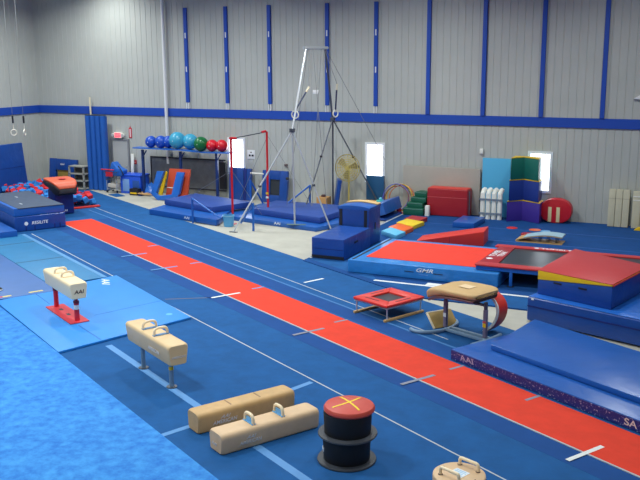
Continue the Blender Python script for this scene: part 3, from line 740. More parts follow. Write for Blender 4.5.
# green steps
gx = [(-10.12, -9.42, .0, .24), (-10.02, -9.42, .245, .18), (-9.92, -9.28, .43, .17), (-9.74, -9.18-.2, .605, .17)]
gpix = [((405, 425), 28.10, 0, .24), ((409, 425), 28.22, .243, .17), ((413, 428.5), 28.36, .416, .165), ((417, 430), 28.50, .584, .16)]
names = ['lowest green step pad of the fanned stack beside the big red block', 'second lowest green step pad of the fanned stack', 'second highest green step pad of the fanned stack', 'topmost green step pad of the fanned stack']
for i, ((a, b_), Y, z, h) in enumerate(gpix):
    x0, x1 = AY(a, 205, Y).x, AY(b_, 205, Y).x
    o = thing('step_pad', names[i], 'pad', ((x0+x1)/2, Y, .032+z), -.05*i)
    part('body', MB().box(-(x1-x0)/2, (x1-x0)/2, -.22, .22, 0, h, .025), GRD, o)
    part('piping', MB().box(-(x1-x0)/2+.02, (x1-x0)/2-.02, -.224, -.2205, h-.03, h-.018), mat('pale_piping', (120, 150, 150), .5), o)
x0 = AY(427, 203, 28.2).x
thing('foam_block', 'small white foam block between the green step pads and the big red block', 'block', (x0+.10, 27.96, .032), mb=MB().box(-.07, .07, -.08, .08, 0, .36, .02), m=WHT)
# white bundle
wb = thing('bolster_rack', 'bundle of four upright white bolsters held by two grey straps', 'bolsters', (AY(491.5, 205, 28.3).x, 28.25, .032))
for k in range(4):
    x = -.285+.19*k; part('bolster', MB().tube([(x, 0, 0), (x, 0, .05), (x, 0, .84), (x+.01, .10, .93), (x+.02, .2, .945)], .082, 12), WHT, wb)
for z in (.20, .66): part('strap', MB().box(-.385, .385, -.098, -.084, z-.03, z+.03, .004), STR, wb)
t = thing('wall_mat', 'light sky blue mat leaning on the wall behind the white bolsters', 'mat', (-7.08, WY-.10, .032))
part('body', MB().box(-.47, .47, -.04, .04, 0, 1.95, .015), VSKY, t)
# tower
xs0 = AY(508, 210, 28.1).x
def tier(name, label, W, z, h, m_):
    o = thing(name, label, 'block', (xs0+.50, 28.24, .032+z))
    pl = [(-W/2, -.24), (-W/2+.40*W, .16), (W/2, -.20), (W/2, .34), (-W/2, .34)]
    part('body', MB().prism(pl, 0, h-.032, bev=.015), m_, o)
    part('trim', MB().prism([(p[0]*1.0, p[1]-.006) for p in pl], h-.0315, h-.004, bev=.004), YEL, o, 'yellow trim')
    return o
tier('zigzag_block', 'purple zigzag block at the bottom of the three block tower', 1.04, 0, .68, PUR)
tier('zigzag_block', 'dark blue zigzag block in the middle of the three block tower', .94, .68, .69, NAVYB)
tier('zigzag_block', 'green zigzag block on top of the three block tower', .86, 1.37, .72, GRN)
wc = AY(536, 199, 28.2)
# red round mat
rr_ = thing('round_mat', 'round red mat bag with two cream stripes standing against the wall', 'mat', (AY(556.5, 210, 28.5).x, 28.5, .032))
pl = []
for k in range(28):
    a1 = -PI/2+2*PI*k/28; pl.append((.50*math.copysign(abs(math.cos(a1))**.9, math.cos(a1)), .395+.395*math.copysign(abs(math.sin(a1))**.85, math.sin(a1))))
part('body', MB().prism(pl, -.16, .16, 'y', bev=.04), REDD if False else mat('crimson_vinyl', (196, 26, 40), .4, bump=.3, bscale=4), rr_)
for x in (-.18, .08): part('stripe', MB().box(x-.055, x+.055, -.172, -.161, .04, .52, .003, mtx=Matrix.Rotation(0, 4, 'Y')), mat('cream_stripe', (222, 206, 160), .5), rr_)
# cream foam mats at the right
xa, xb = AY(607, 225, 28.5).x, AY(628, 225, 28.5).x
t = thing('foam_mat', 'folded cream foam mat standing against the wall, left of the gap', 'mat', ((xa+xb)/2, 28.55, .032), 0)
for k in range(3):
    w3 = (xb-xa)/3; part('panel', MB().box(-w3*1.5+w3*k+.004, -w3*.5+w3*k-.004, -.10, .10, 0, 1.17, .02, mtx=Matrix.Rotation(-.07, 4, 'X')), CRM, t)
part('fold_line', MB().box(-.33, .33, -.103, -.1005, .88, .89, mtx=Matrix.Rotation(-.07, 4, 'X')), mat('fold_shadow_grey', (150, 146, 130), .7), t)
xa = AY(631, 225, 28.5).x
t = thing('foam_mat', 'cream foam mats with white straps at the right edge of the view', 'mat', (xa+.5, 28.52, .032), 0)
for k in range(4): part('panel', MB().box(-.5+.25*k+.004, -.25+.25*k-.004, -.10, .10, 0, 1.15, .02, mtx=Matrix.Rotation(-.07, 4, 'X')), CRM, t)
for z in (.97, .86): part('strap', MB().box(-.49, .49, -.104, -.1005, z, z+.03, mtx=Matrix.Rotation(-.07, 4, 'X')), WHT, t)
thing('foam_wedge', 'small yellow piece at the foot of the cream mats, right edge of the view', 'foam', (xa+.32, 28.2, .032), mb=MB().prism([(-.2, 0), (.2, 0), (.1, .10), (-.1, .08)], -.1, .1, 'y', bev=.01), m=YEL)
# small fixtures on the wall
p = AY(482, 151); thing('wall_box', 'small white box on the wall above the light blue mat', 'box', (p.x, WY-.04, p.z), mb=MB().box(-.06, .06, -.05, .035, -.08, .08, .012), m=WHT)
p = AY(638, 97); t = thing('wall_bracket', 'small pale bracket on the upper wall at the right edge', 'bracket', (p.x, WY-.04, p.z), mb=MB().prism([(-.12, -.05), (.12, -.08), (.12, .10), (0, .02)], -.04, .03, 'y', bev=.004), m=WALLW)
# hula hoops
hp = [((396, 191), .47, mat('hoop_violet', (96, 96, 190), .4), 'violet hula hoop leaning on the wall, left of the yellow hoops', 0),
      ((399, 191), .47, mat('hoop_yellow', (220, 176, 40), .4), 'yellow hula hoop leaning against the wall', .035),
      ((401, 191), .45, mat('hoop_orange', (208, 110, 50), .4), 'orange hula hoop behind the yellow one', .07), ((397.5, 190), .44, mat('hoop_brown', (128, 74, 70), .4), 'dark red hula hoop inside the violet one', -.06)]
for (px, py), r, m_, lab, dy in hp:
    X = AY(px, py, 28.5).x; mb = MB(); tl_ = .28
    mb.tube([(r*math.cos(2*PI*k/40), -math.sin(tl_)*(-r*math.sin(2*PI*k/40))-tl_*r, r+r*math.sin(2*PI*k/40)*math.cos(tl_)) for k in range(40)], .016, 6, closed=True)
    thing('hula_hoop', lab, 'hoop', (X, 28.62+dy, .035), mb=mb, m=m_)
X = AY(401, 205, 28.3).x
thing('toy', 'small red item on the floor inside the hula hoops', 'toy', (X, 28.1, .032), mb=MB().lathe([(0, 0), (.13, 0), (.13, .03), (.08, .05), (.07, .24), (.0, .26)]), m=RUBY)
# window mat, carton, bucket
X0, X1 = AY(366.5, 190, 28.7).x, AY(384, 190, 28.7).x
t = thing('leaning_mat', 'dark teal mat standing on a carton below the middle window', 'mat', ((X0+X1)/2, 28.72, .33)); part('body', MB().box(-(X1-X0)/2, (X1-X0)/2, -.05, .05, 0, .86, .012), VTEALD, t)
t = thing('cardboard_box', 'flat cardboard box under the dark teal mat', 'box', ((X0+X1)/2+.02, 28.62, .001)); part('carton', MB().box(-.36, .36, -.2, .2, 0, .325, .006), CARD, t); part('flap', MB().box(-.36, .36, -.206, -.2015, .26, .325), mat('carton_pale', (206, 164, 108), .7), t)
X = AY(381, 203, 28.1).x
t = thing('bucket', 'white bucket heaped with teal balls beside the hula hoops', 'bucket', (X, 28.05, .001)); part('pail', MB().lathe([(0, 0), (.17, 0), (.215, .38), (.2, .38), (.16, .02), (0, .02)]), WHT, t); part('rim', MB().lathe([(.2155, .36), (.23, .36), (.23, .385), (.2155, .385)]), WHT, t)
for k in range(7):
    a1 = 2.4*k; r = .09 if k else 0
    bb = thing('ball', 'teal or green ball heaped in the white bucket', 'ball', (X+r*math.cos(a1), 28.05+r*math.sin(a1), .40+(.085 if k in (0,) else 0)), group='balls in the white bucket', mb=MB().sphere((0, 0, 0), .062, 14), m=(mat('small_ball_teal', (60, 180, 170), .4) if k % 3 else mat('small_ball_blue', (96, 190, 220), .4)))
    if k % 3 == 0: bb['label'] = 'pale blue ball heaped in the white bucket'; bb['group'] = 'pale balls in the white bucket'
    else: bb['label'] = 'teal ball heaped in the white bucket'
# fan
fc = AY(347.5, 168, 28.3)
fn = thing('pedestal_fan', 'large yellow pedestal fan standing before the back wall', 'fan', (fc.x, 28.3, .001))
R_ = .47; hz = fc.z
part('pole', MB().cyl((0, .12, .03), (0, .12, hz-.05), .032, 12), FANY, fn)
part('base', MB().lathe([(0, 0), (.22, 0), (.22, .02), (.05, .05), (0, .05)], (0, .12, 0)), FANY, fn)
part('motor', MB().lathe([(0, 0), (.09, 0), (.09, .16), (.05, .2), (0, .2)], (0, 0, 0), 20, mtx=Matrix.Translation((0, .02, hz))@Matrix.Rotation(-PI/2, 4, 'X')), FANY, fn)
cg = MB()
for sgn in (-1, 1):
    for k in range(1, 7):
        r = R_*k/6; y = sgn*.10*math.cos(k/6*PI/2)
        cg.tube([(r*math.cos(a*PI/18), y, hz+r*math.sin(a*PI/18)) for a in range(36)], .008 if k < 6 else .016, 4, closed=True)
    for k in range(20):
        a1 = 2*PI*k/20; cg.tube([(R_*j/5*math.cos(a1), sgn*.10*math.cos(j/5*PI/2), hz+R_*j/5*math.sin(a1)) for j in range(6)], .005, 4)
part('cage', cg, FANY, fn)
for k in range(3):
    a1 = 2*PI*k/3+.4; part('blade', MB().prism([(.06, -.03), (.30, -.17), (.42, -.05), (.38, .10), (.06, .04)], -.008, .008, 'z', mtx=Matrix.Translation((0, 0, hz))@Matrix.Rotation(PI/2, 4, 'X')@Matrix.Rotation(a1, 4, 'Z')@Matrix.Rotation(.35, 4, 'X')), mat('fan_blade_grey', (150, 140, 100), .5), fn)
# mats and box left of fan
X = AY(334, 190, 28.2).x
t = thing('leaning_mat', 'narrow navy mat standing tilted beside the far ring frame post', 'mat', (X, 28.3, .001), .5); part('body', MB().box(-.06, .06, -.30, .30, 0, 1.05, .012, mtx=Matrix.Rotation(.14, 4, 'Y')), VBD if False else VB, t); part('edge', MB().box(.0615, .075, -.29, .29, .02, 1.04, .003, mtx=Matrix.Rotation(.14, 4, 'Y')), VBD, t)
X = AY(322, 200, 28.3).x
t = thing('cardboard_box', 'small cardboard box against the wall left of the narrow navy mat', 'box', (X, 28.45, .001)); part('carton', MB().box(-.2, .2, -.2, .2, 0, .36, .006), CARD, t); part('contents', MB().box(-.07, .07, -.08, .08, .36, .44, .02), BROWN, t)

# ---------------------------------------------------------------- bars and rings area
def poly_mat(name, label, pix, z0, h, m_, bev=.03, extra=None, zt=None):
    P = [G(*p, zt if zt else z0+h) for p in pix]; c = sum(P, Vector())/len(P); c.z = z0
    o = thing(name, label, 'mat', c); part('body', MB().prism([((p-c).x, (p-c).y) for p in P], 0, h, bev=bev), m_, o); return o, c, P
MATW = mat('worn_blue_vinyl', (40, 76, 156), .5, bump=.3, bscale=2, mottle=.1, mscale=2)
# left pair of mats
A1, A2 = ST(-28.6+.0, 0), 0
mb1, c, P = poly_mat('landing_mat', 'thin blue base mat under the high bar mats, left of the bucket', ((149, 209), (216, 220), (219, 219), (240, 203), (196, 196)), .0155, .19, VBT, .02)
text('lettering', 'AAI', LTX, mb1, (0, 0, 0), (0, 0, 0), .01) if False else None
mb2, c2_, P2 = poly_mat('crash_mat', 'dark blue crash mat on the left base mat beneath the red high bar', ((164, 199), (211.5, 207), (252, 201.5), (196, 193)), .207, .21, MATW, .05)
# right pair
mb3, c3, P3 = poly_mat('landing_mat', 'thin blue base mat under the ring frame', ((219, 214.5), (316, 227.5), (347, 221.5), (350, 212), (262, 203)), .0018, .14, VBT, .02)
mb4, c4, P4 = poly_mat('crash_mat', 'large dark blue crash mat between the ring frame posts', ((252, 208), (320, 217.5), (344, 209.5), (343, 205), (276, 200)), .144, .21, MATW, .05)
def edge_text(par, c, P, i, k, s, size, z):
    a, b_ = P[i], P[i+1]; q = a.lerp(b_, k)-c; d = (b_-a); an = math.atan2(d.y, d.x); n = Vector((d.y, -d.x, 0)).normalized()*.004
    text('lettering', s, LTX, par, (q.x+n.x, q.y+n.y, z), (RX, 0, an), size, .002, 'white letters', sx=1.4)
edge_text(mb1, c, P, 0, .58, 'AAI', .12, .10); edge_text(mb3, c3, P3, 0, .62, 'AAI', .12, .10)
def zat(X, Y, py):
    lo_, hi_ = -1, 9
    for _ in range(40):
        m_ = (lo_+hi_)/2; v = co.matrix_world.inverted() @ Vector((X, Y, m_)); y = 240-v.y/-v.z*FPX
        if y > py: lo_ = m_
        else: hi_ = m_
    return lo_
# high bar / uneven bar upright set
u0 = G(233, 224, 0); u1 = G(268, 203, .5); u1.z = 0
hb = thing('high_bar', 'high bar with two red uprights and a thin steel rail', 'high bar', (u0.x, u0.y, .001), 0)
d1 = u1-u0
z0_, z1_ = zat(u0.x, u0.y, 138.5), zat(u1.x, u1.y, 131.5)
for k, (q, zt) in enumerate((((0, 0), z0_), ((d1.x, d1.y), z1_))):
    up_ = part('upright', MB().cyl((q[0], q[1], .25 if k == 0 else .36), (q[0], q[1], zt), .037, 12), REDPAINT, hb)
    part('lower_tube', MB().cyl((q[0], q[1], .02), (q[0], q[1], .25 if k == 0 else .35), .035, 12), STEEL, up_)
    part('foot_plate', MB().lathe([(0, 0), (.13, 0), (.13, .015), (0, .015)], (q[0], q[1], 0)), REDPAINT, up_)
    dn = d1.normalized(); part('rail_clamp', MB().tube([(q[0]-dn.x*.04, q[1]-dn.y*.04, zt+.01), (q[0]+(dn.x if k == 0 else -dn.x)*.22, q[1]+(dn.y if k == 0 else -dn.y)*.22, zt-.01)], .04, 10), REDPAINT, up_)
part('rail', MB().cyl((0, 0, z0_-.01), (d1.x, d1.y, z1_-.01), .017, 8), STEELD, hb)
mid = Vector((u0.x, u0.y, 0))
part('sticker', MB().box(d1.x-.05, d1.x+.05, d1.y-.05, d1.y-.046, .80, .87), YEL, hb, 'small yellow sticker'); part('sticker', MB().box(d1.x-.05, d1.x+.05, d1.y-.05, d1.y-.046, .66, .73), WHT, hb, 'small white sticker')
def gr(px, py, z=.0): 
    p = G(px, py, z); return (p.x-u0.x, p.y-u0.y, p.z)
for a_, b_ in (((0, 0, 1.75), gr(262, 215, .2)), ((0, 0, 1.75), gr(190, 196, .48)), ((d1.x, d1.y, z1_-.1), gr(312, 206, .5)), ((d1.x, d1.y, z1_-.2), gr(240, 199, .5))):
    part('guy_cable', MB().cyl(a_, b_, .007, 5), CABLE, hb)
# blue tube supports
def support(label, foot, top, far, r=.036, m_=BLUEPAINT):
    o = thing('bar_support', label, 'support', (foot.x, foot.y, foot.z+.002))
    part('post', MB().cyl((0, 0, 0), (0, 0, top), r, 10), m_, o)
    q = far-foot; part('brace', MB().cyl((0, 0, top-.02), (q.x, q.y, q.z+.03), r*.85, 10), m_, o)
    return o
support('blue tube support with a long brace at the left mats, left of the bucket', G(193, 223, 0), zat(*G(193, 223, 0)[:2], 198), G(221, 219.5, .22))
f = G(253.5, 231, 0); o = support('blue tube support leaning by the ring frame leg, right of the bucket', f, zat(f.x, f.y, 203), G(241, 224, .05), m_=BLUEPAINT)
f = G(251, 207, .2); support('blue tube support with a brace left of the central ring frame mat', f, zat(f.x, f.y, 180)-.2, G(263, 204, .25))
f = G(310, 206, .2); support('blue tube support with a long brace to the left, behind the ring frame mat', f, zat(f.x, f.y, 185)-.2, G(288, 204, .3))
a_, b_ = AY(250.5, 173, 28.35), AY(263.5, 174, 28.35)
rl = thing('spare_rail', 'short white rail resting between two leaning blue mats', 'rail', (a_.x, 28.35, a_.z)); part('bar', MB().cyl((0, 0, 0), (b_.x-a_.x, 0, b_.z-a_.z), .03, 10), WHT, rl)
# bucket
p = G(226.5, 227, 0); t = thing('bucket', 'light blue bucket on the concrete at the foot of the high bar', 'bucket', (p.x, p.y+.14, .001))
part('pail', MB().lathe([(0, 0), (.155, 0), (.18, .36), (.165, .36), (.145, .02), (0, .02)], seg=28), PAILB, t); part('rim', MB().lathe([(.181, .33), (.195, .33), (.195, .37), (.181, .37)], seg=28), mat('pail_rim', (120, 180, 214), .4), t)
# ring frame
nF = Vector((-12.36, 24.38, .146)); fF = Vector((-12.78, 28.22, .002))
zn = 3.08; zf = zat(fF.x, fF.y, 119)
tn = Vector((-12.51, 25.60, 5.575)); tf = Vector((-12.45, 26.90, 5.58))
rf = thing('ring_frame', 'tall silver ring frame with splayed legs and a short top beam', 'ring frame', (nF.x, nF.y, .146))
def rv(p): return Vector(p)-Vector((nF.x, nF.y, .146))
nn = Vector((nF.x-.05, nF.y, zn)); ff = Vector((fF.x, fF.y, zf))
up1 = part('upright', MB().cyl(rv(nF), rv(nn), .031, 12), STEEL, rf); part('joint', MB().box(-.07, .07, -.07, .07, -.06, .06, .01, mtx=Matrix.Translation(rv(nn))), STEELD, up1)
up2 = part('upright', MB().cyl(rv(fF), rv(ff), .033, 12), STEELD, rf, 'darker far upright'); part('joint', MB().box(-.07, .07, -.07, .07, -.06, .06, .01, mtx=Matrix.Translation(rv(ff))), STEELD, up2)
part('upper_arm', MB().cyl(rv(nn), rv(tn), .033, 12), STEEL, rf); part('upper_arm', MB().cyl(rv(ff), rv(tf), .033, 12), STEELD, rf, 'darker far arm')
part('top_beam', MB().tube([rv(tn-(tf-tn)*.12), rv(tn), rv(tf), rv(tf+(tf-tn)*.12)], .05, 10), STEEL, rf)
for px, py, base, m_ in ((233.5, 232, nn, STEEL), (331, 229.5, nn, STEEL)):
    g = G(px, py, .01); lg = part('leg', MB().cyl(rv(base), rv(g), .025, 10), m_, rf); part('foot', MB().box(-.13, .13, -.04, .04, -.01, .012, mtx=Matrix.Translation(rv(g))), STEELD, lg)
    q = base.lerp(g, .55); part('turnbuckle', MB().lathe([(0, -.03), (.05, -.03), (.05, .03), (0, .03)], rv(q)), STEELD, lg)
for px, py, z in ((305, 209, .2), (388, 206, .03)):
    g = G(px, py, z); g.y = min(g.y, 28.7); lg = part('leg', MB().cyl(rv(ff), rv(g), .024, 10), STEELD, rf, 'thin dark leg'); q = ff.lerp(g, .42); part('turnbuckle', MB().lathe([(0, -.03), (.05, -.03), (.05, .03), (0, .03)], rv(q)), BLK, lg)
part('foot_plate', MB().box(-.30, .30, -.06, .06, -.002, .012, mtx=Matrix.Translation(rv(nF+Vector((.1, -.1, .0))))@Matrix.Rotation(.3, 4, 'Z')), mat('grey_green_plate', (96, 120, 116), .5), rf)
tfc = Vector(tf)
for a_, b_ in ((tf, AY(385, 160, 28.7)), (tn.lerp(tf, .35), G(327, 209, .5)), (tn.lerp(tf, .8), G(312, 206, .5)), (tn.lerp(tf, .1), G(287, 205, .5))):
    if b_.y < 28.75: part('guy_cable', MB().cyl(rv(a_), rv(b_), .009, 5), CABLE, rf)
pb = Vector(tn.lerp(tf, .6)); pb.z = 0; pv = AY(316, 92, pb.y)
part('pulley_box', MB().box(-.09, .09, -.05, .05, -.06, .06, .008, mtx=Matrix.Translation(rv((pv.x, pb.y, pv.z)))), WALLW, rf, 'white pulley box on the cables')
# rings
def ring_thing(label, strap_top, ring_top, r=.115, tilt=0.0, cable_to=None):
    o = thing('gymnastics_ring', label, 'ring', ring_top)
    S = Vector(strap_top)-Vector(ring_top); d = S.normalized()
    c = Vector((0, 0, -r))
    mb = MB(); mb.tube([(r*math.cos(2*PI*k/28)*math.cos(tilt), r*math.cos(2*PI*k/28)*math.sin(tilt), -r+r*math.sin(2*PI*k/28)) for k in range(28)], .021, 8, closed=True); part('hoop', mb, RING, o)
    part('strap', MB().cyl((0, 0, 0), S*.78, .026, 6), mat('strap_navy', (40, 52, 84), .6), o); part('strap_end', MB().cyl(S*.78, S, .036, 8), mat('leather_beige', (216, 206, 180), .5), o, 'beige leather strap end')
    if cable_to: part('cable', MB().cyl(S, Vector(cable_to)-Vector(ring_top), .009, 5), CABLE, o)
    return o
Yr = 25.2
ra = AY(295, 111, 24.9); ra2 = AY(309, 87, 25.5)
ring_thing('white ring hooked on the left post of the ring frame', ra2, ra, cable_to=tn.lerp(tf, .15)-Vector((0, 0, .05)))
ra = AY(335.5, 110, 27.3); ra2 = AY(337, 84, 27.1)
ring_thing('white ring hanging by the right post of the ring frame', ra2, ra, tilt=1.2, cable_to=tf-Vector((.0, 0, .1)))
for px, tilt, lab in ((13.6, .75, 'left of the pair of white rings hanging at the far left'), (24.4, 2.05, 'right of the pair of white rings hanging at the far left')):
    tp_ = AY(px-1.2, 116, 25.2); rg = AY(px, 129, 25.2)
    o = thing('gymnastics_ring', lab, 'ring', rg); r = .105
    part('hoop', MB().tube([(r*math.cos(2*PI*k/28)*math.cos(tilt), r*math.cos(2*PI*k/28)*math.sin(tilt), -r-.03+r*math.sin(2*PI*k/28)) for k in range(28)], .022, 8, closed=True), RING, o)
    part('strap', MB().cyl((0, 0, -.03), (tp_.x-rg.x, 0, tp_.z-rg.z-.0), .014, 6), RING, o, 'pale lower strap')
    q = rg.lerp(tp_, .45)-rg; part('grip', MB().cyl(q, tp_-rg, .034, 8), BLK, o, 'black strap sleeve'); part('cable', MB().cyl(tp_-rg, (tp_.x-rg.x, 0, ZC-rg.z-.02), .006, 5), CABLE, o)

# ---------------------------------------------------------------- ball rack and things behind
Yb = 28.15
xl, xr_ = AY(136, 150, Yb).x, AY(231.5, 150, Yb).x
br = thing('ball_rack', 'long navy rack with a bright blue padded shelf carrying exercise balls', 'rack', (xl, Yb, .001))
zt = AY(181, 149.5, Yb).z+.0
Lr = xr_-xl
sh = part('shelf', MB().prism([(0, zt-.02), (Lr*.5, zt-.02), (Lr*.75, zt-.07), (Lr, zt-.05), (Lr, zt-.01), (Lr*.75, zt-.03), (Lr*.5, zt+.02), (0, zt+.02)], -.22, .22, 'y'), VBL, br, 'bright blue shelf')
for x in (AY(143.5, 170, Yb).x-xl, AY(181, 170, Yb).x-xl, AY(217, 170, Yb).x-xl):
    lg = part('leg', MB().box(x-.045, x+.045, -.045, .045, 0, zt-.08, .005), NAVYPAINT, br)
    part('brace', MB().tube([(x, -.06, zt-.42), (x+.22, -.06, zt-.10)], .025, 6), NAVYPAINT, lg)
    part('foot', MB().box(x-.06, x+.06, -.35, .35, 0, .05, .005, mtx=Matrix.Translation((0, 0, 0))), NAVYPAINT, lg)
balls = [(151, 5.6, BLB, 'blue exercise ball at the left end of the rack, standing slightly apart', 0), (161, 5.9, BLB, 'blue exercise ball second from the left on the rack', .0), (169.5, 5.8, BLB, 'blue exercise ball directly left of the large light blue ball', .20), (177, 8.0, SKYB, 'largest light blue exercise ball on the rack', -.05),
         (191.5, 7.3, SKYB, 'light blue exercise ball partly behind the green ball', .22), (200, 6.8, GRB, 'green exercise ball on the rack', -.15), (212, 5.6, RDB, 'red exercise ball beside the green ball', .0), (222, 5.6, RDB, 'red exercise ball at the right end of the rack', .05)]
for px, rp, m_, lab, dy in balls:
    X = AY(px, 140, Yb+dy).x; r = rp/24.8; u_ = (X-xl)/Lr
    top = zt+.02 if u_ < .5 else (zt+.02-.05*(u_-.5)/.25 if u_ < .75 else zt-.03+.02*(u_-.75)/.25)
    o = thing('exercise_ball', lab, 'ball', (X, Yb+dy*.6, top+r+.002))
    part('skin', MB().sphere((0, 0, 0), r, 32), m_, o)
    part('valve', MB().cyl((0, -r-.002, 0), (0, -r+.004, 0), .016, 8), WHT, o)
# dark mesh bed leaning on the wall
a_, b_ = AY(150, 156, 28.72), AY(226, 187, 28.72)
tb = thing('trampoline_bed', 'black framed trampoline net leaning on the wall behind the ball rack', 'trampoline net', (a_.x, 28.74, .001))
W_, H_ = b_.x-a_.x, a_.z
part('net', MB().box(.05, W_-.1, .0, .02, .30, H_-.04), MESH, tb)
part('frame', MB().box(0, W_, -.02, .04, H_-.05, H_, .01).box(0, W_, -.02, .04, .25, .30, .01).box(0, .05, -.02, .04, .30, H_-.05, .01).box(W_-.28, W_, -.02, .04, .34, H_-.1, .01), BLK, tb)
# U-shaped blue pad with orange and yellow panels
S_ = 6.4
def up_px(x, y, Y): p = AY(130+x/S_, 120+y/S_, Y); return (p.x, p.z)
Yu = 27.35
U = [(172, 288), (140, 432), (185, 474), (285, 474), (320, 436), (343, 296), (298, 294), (272, 436), (190, 448), (172, 430), (216, 290)]
U = [up_px(x, y, Yu) for x, y in U]; ox = U[0][0]
zmin = min(p[1] for p in U)
U = [(p[0]-ox, p[1]-zmin) for p in U]
uo = thing('padded_frame', 'blue U-shaped padded frame leaning under the ball rack', 'pad', (ox, Yu-.12, .003)); 
LN = Matrix.Rotation(-.09, 4, 'X')
part('pad', MB().prism(U, 0, .13, 'y', bev=.02, mtx=LN), VBL, uo)
yl = [up_px(x, y, Yu) for x, y in ((216, 292), (224, 300), (199, 444), (174, 440))]
t = thing('yellow_panel', 'narrow yellow panel inside the left arm of the blue U-shaped frame', 'panel', (ox, Yu+.02, .003)); part('body', MB().prism([(p[0]-ox, p[1]-zmin) for p in yl], 0, .05, 'y', mtx=LN), YEL, t)
og = [up_px(x, y, Yu) for x, y in ((230, 264), (362, 270), (352, 474), (214, 446))]
zm2 = min(p[1] for p in og)
t = thing('orange_panel', 'rust orange panel mat leaning behind the blue U-shaped frame', 'mat', (ox, Yu+.10, .003)); part('body', MB().prism([(p[0]-ox, p[1]-zm2) for p in og], 0, .08, 'y', bev=.01, mtx=LN), ORR, t)
q = [up_px(x, y, Yu) for x, y in ((220, 384), (272, 388))]
part('tape_mark', MB().box(q[0][0]-ox, q[1][0]-ox, -.004, -.001, q[1][1]-zm2-.015, q[0][1]-zm2+.01, mtx=LN), TAPEW, t, 'white tape line')
# blue tarp lump
p = AY(152, 188, 28.4); t = thing('folded_tarp', 'crumpled bright blue tarp behind the leg of the ball rack', 'tarp', (p.x, 28.35, .002))
rr2 = random.Random(5); mb = MB(); secs = []
for k in range(7):
    x = -.25+.5*k/6; hgt = (.38, .42, .36, .44, .35, .28, .18)[k]
    secs.append([(x, .25*math.cos(PI*j/9)*(1+.1*rr2.uniform(-1, 1)), max(0, hgt*math.sin(PI*j/9)*(1+.15*rr2.uniform(-1, 1)))) for j in range(10)])
mb.loft(secs); part('cloth', mb, VBL, t)
# rope pile
p = G(148, 193.5, 0); t = thing('rope_coil', 'loose coil of tan rope on the concrete below the ball rack', 'rope', (p.x+.22, p.y-.42, .002)); mb = MB()
pts = []
for k in range(120):
    a1 = k*.33; r = .14+.13*math.sin(k*.19+1); pts.append((1.7*r*math.cos(a1), r*.9*math.sin(a1), .03+.06*abs(math.sin(k*.07))))
mb.tube(pts, .022, 6); part('rope', mb, ROPE, t)
# toolbox
p = G(136, 193.5); t = thing('toolbox', 'small black toolbox with a yellow front on the concrete', 'toolbox', (p.x+.22, 27.98, .001), 0)
part('case', MB().box(-.20, .20, -.12, .12, 0, .26, .02), BLK, t); part('front_plate', MB().box(-.15, .15, -.126, -.1205, .06, .12), YEL, t, 'yellow front'); part('handle', MB().box(-.09, .09, -.02, .02, .26, .29, .008), BLK, t)
# blue bin
a_, b_ = G(122, 193, 0), G(147, 194, 0)
t = thing('storage_bin', 'big bright blue storage bin with a pale front panel beside the cart', 'bin', ((a_.x+b_.x)/2, 28.46, .001), 0); w2 = (b_-a_).length/2
part('tub', MB().box(-w2-.02, w2-.14, -.30, .30, 0, .70, .03), BINB, t); part('lid', MB().box(-w2-.05, w2-.11, -.32, .32, .702, .77, .02), BINB, t)
part('front_panel', MB().box(-w2+.10, -w2+.42, -.308, -.3005, .10, .58, .004), mat('bin_panel_grey', (120, 160, 216), .5), t); part('side_panel', MB().box(.03, w2-.20, -.308, -.3005, .06, .54, .004), mat('bin_panel_navy', (40, 84, 160), .5), t)
# shopping cart
p = G(114.5, 193, 0); ct = thing('shopping_cart', 'metal shopping cart with a red handle loaded with blue bags, before the door', 'cart', (p.x-.04, p.y+.1, .022), 0)
mb = MB()
for z in (.52, .66, .84):
    k_ = (z-.52)/.32; hx, hy = .26+.05*k_, .22+.05*k_; mb.tube([(-hx, -hy, z), (hx, -hy, z), (hx, hy, z), (-hx, hy, z)], .01, 5, closed=True)
for k in range(9):
    x = -1+2*k/8; mb.tube([(x*.26, -.22, .52), (x*.31, -.27, .84)], .012, 4); mb.tube([(x*.26, .22, .52), (x*.31, .27, .84)], .012, 4)
part('basket', mb, STEELD, ct)
mb = MB()
for x in (-.24, .24): mb.tube([(x, -.18, .06), (x, -.2, .52)], .014, 6); mb.tube([(x, .18, .06), (x, .2, .52)], .014, 6)
mb.tube([(-.24, -.18, .14), (.24, -.18, .14), (.24, .18, .14), (-.24, .18, .14)], .012, 6, closed=True); part('undercarriage', mb, STEEL, ct)
part('handle', MB().cyl((-.40, -.3, .93), (.22, -.3, .93), .028, 8), RUBY, ct, 'red handle')
part('sign_plate', MB().box(-.2, .14, -.285, -.277, .66, .86), RUBY, ct, 'red plate')
for x in (-.24, .24):
    for y in (-.18, .18): part('wheel', MB().lathe([(0, -.02), (.05, -.02), (.05, .02), (0, .02)], (0, 0, 0), 16, mtx=Matrix.Translation((x, y, .052))@Matrix.Rotation(PI/2, 4, 'Y')), BLK, ct)
part('lower_tray', MB().box(-.22, .22, -.16, .16, .20, .36, .01), mat('carton_white', (196, 190, 180), .6), ct, 'white carton on the lower tray')
o = thing('duffel_bag', 'bright blue cloth bag heaped on the shopping cart', 'bag', (p.x+.14, p.y+.15, .90), 0)
part('bag', MB().prism([(-.30, -.22), (.26, -.22), (.34, .02), (.06, .14), (-.14, .36), (-.24, .30), (-.32, .0)], -.18, .18, 'y', bev=.06, seg=3), VBL, o)
part('strap', MB().tube([(.15, -.2, .2), (.28, -.2, .05), (.36, -.16, -.15)], .02, 6), BLK, o)
c = G(116, 195.5, 0); thing('floor_pad', 'small flat blue mat on the concrete under the shopping cart', 'mat', (c.x, c.y+.0, .0012), TH, mb=MB().box(-.38, .38, -.16, .22, 0, .018, .004), m=CARP)
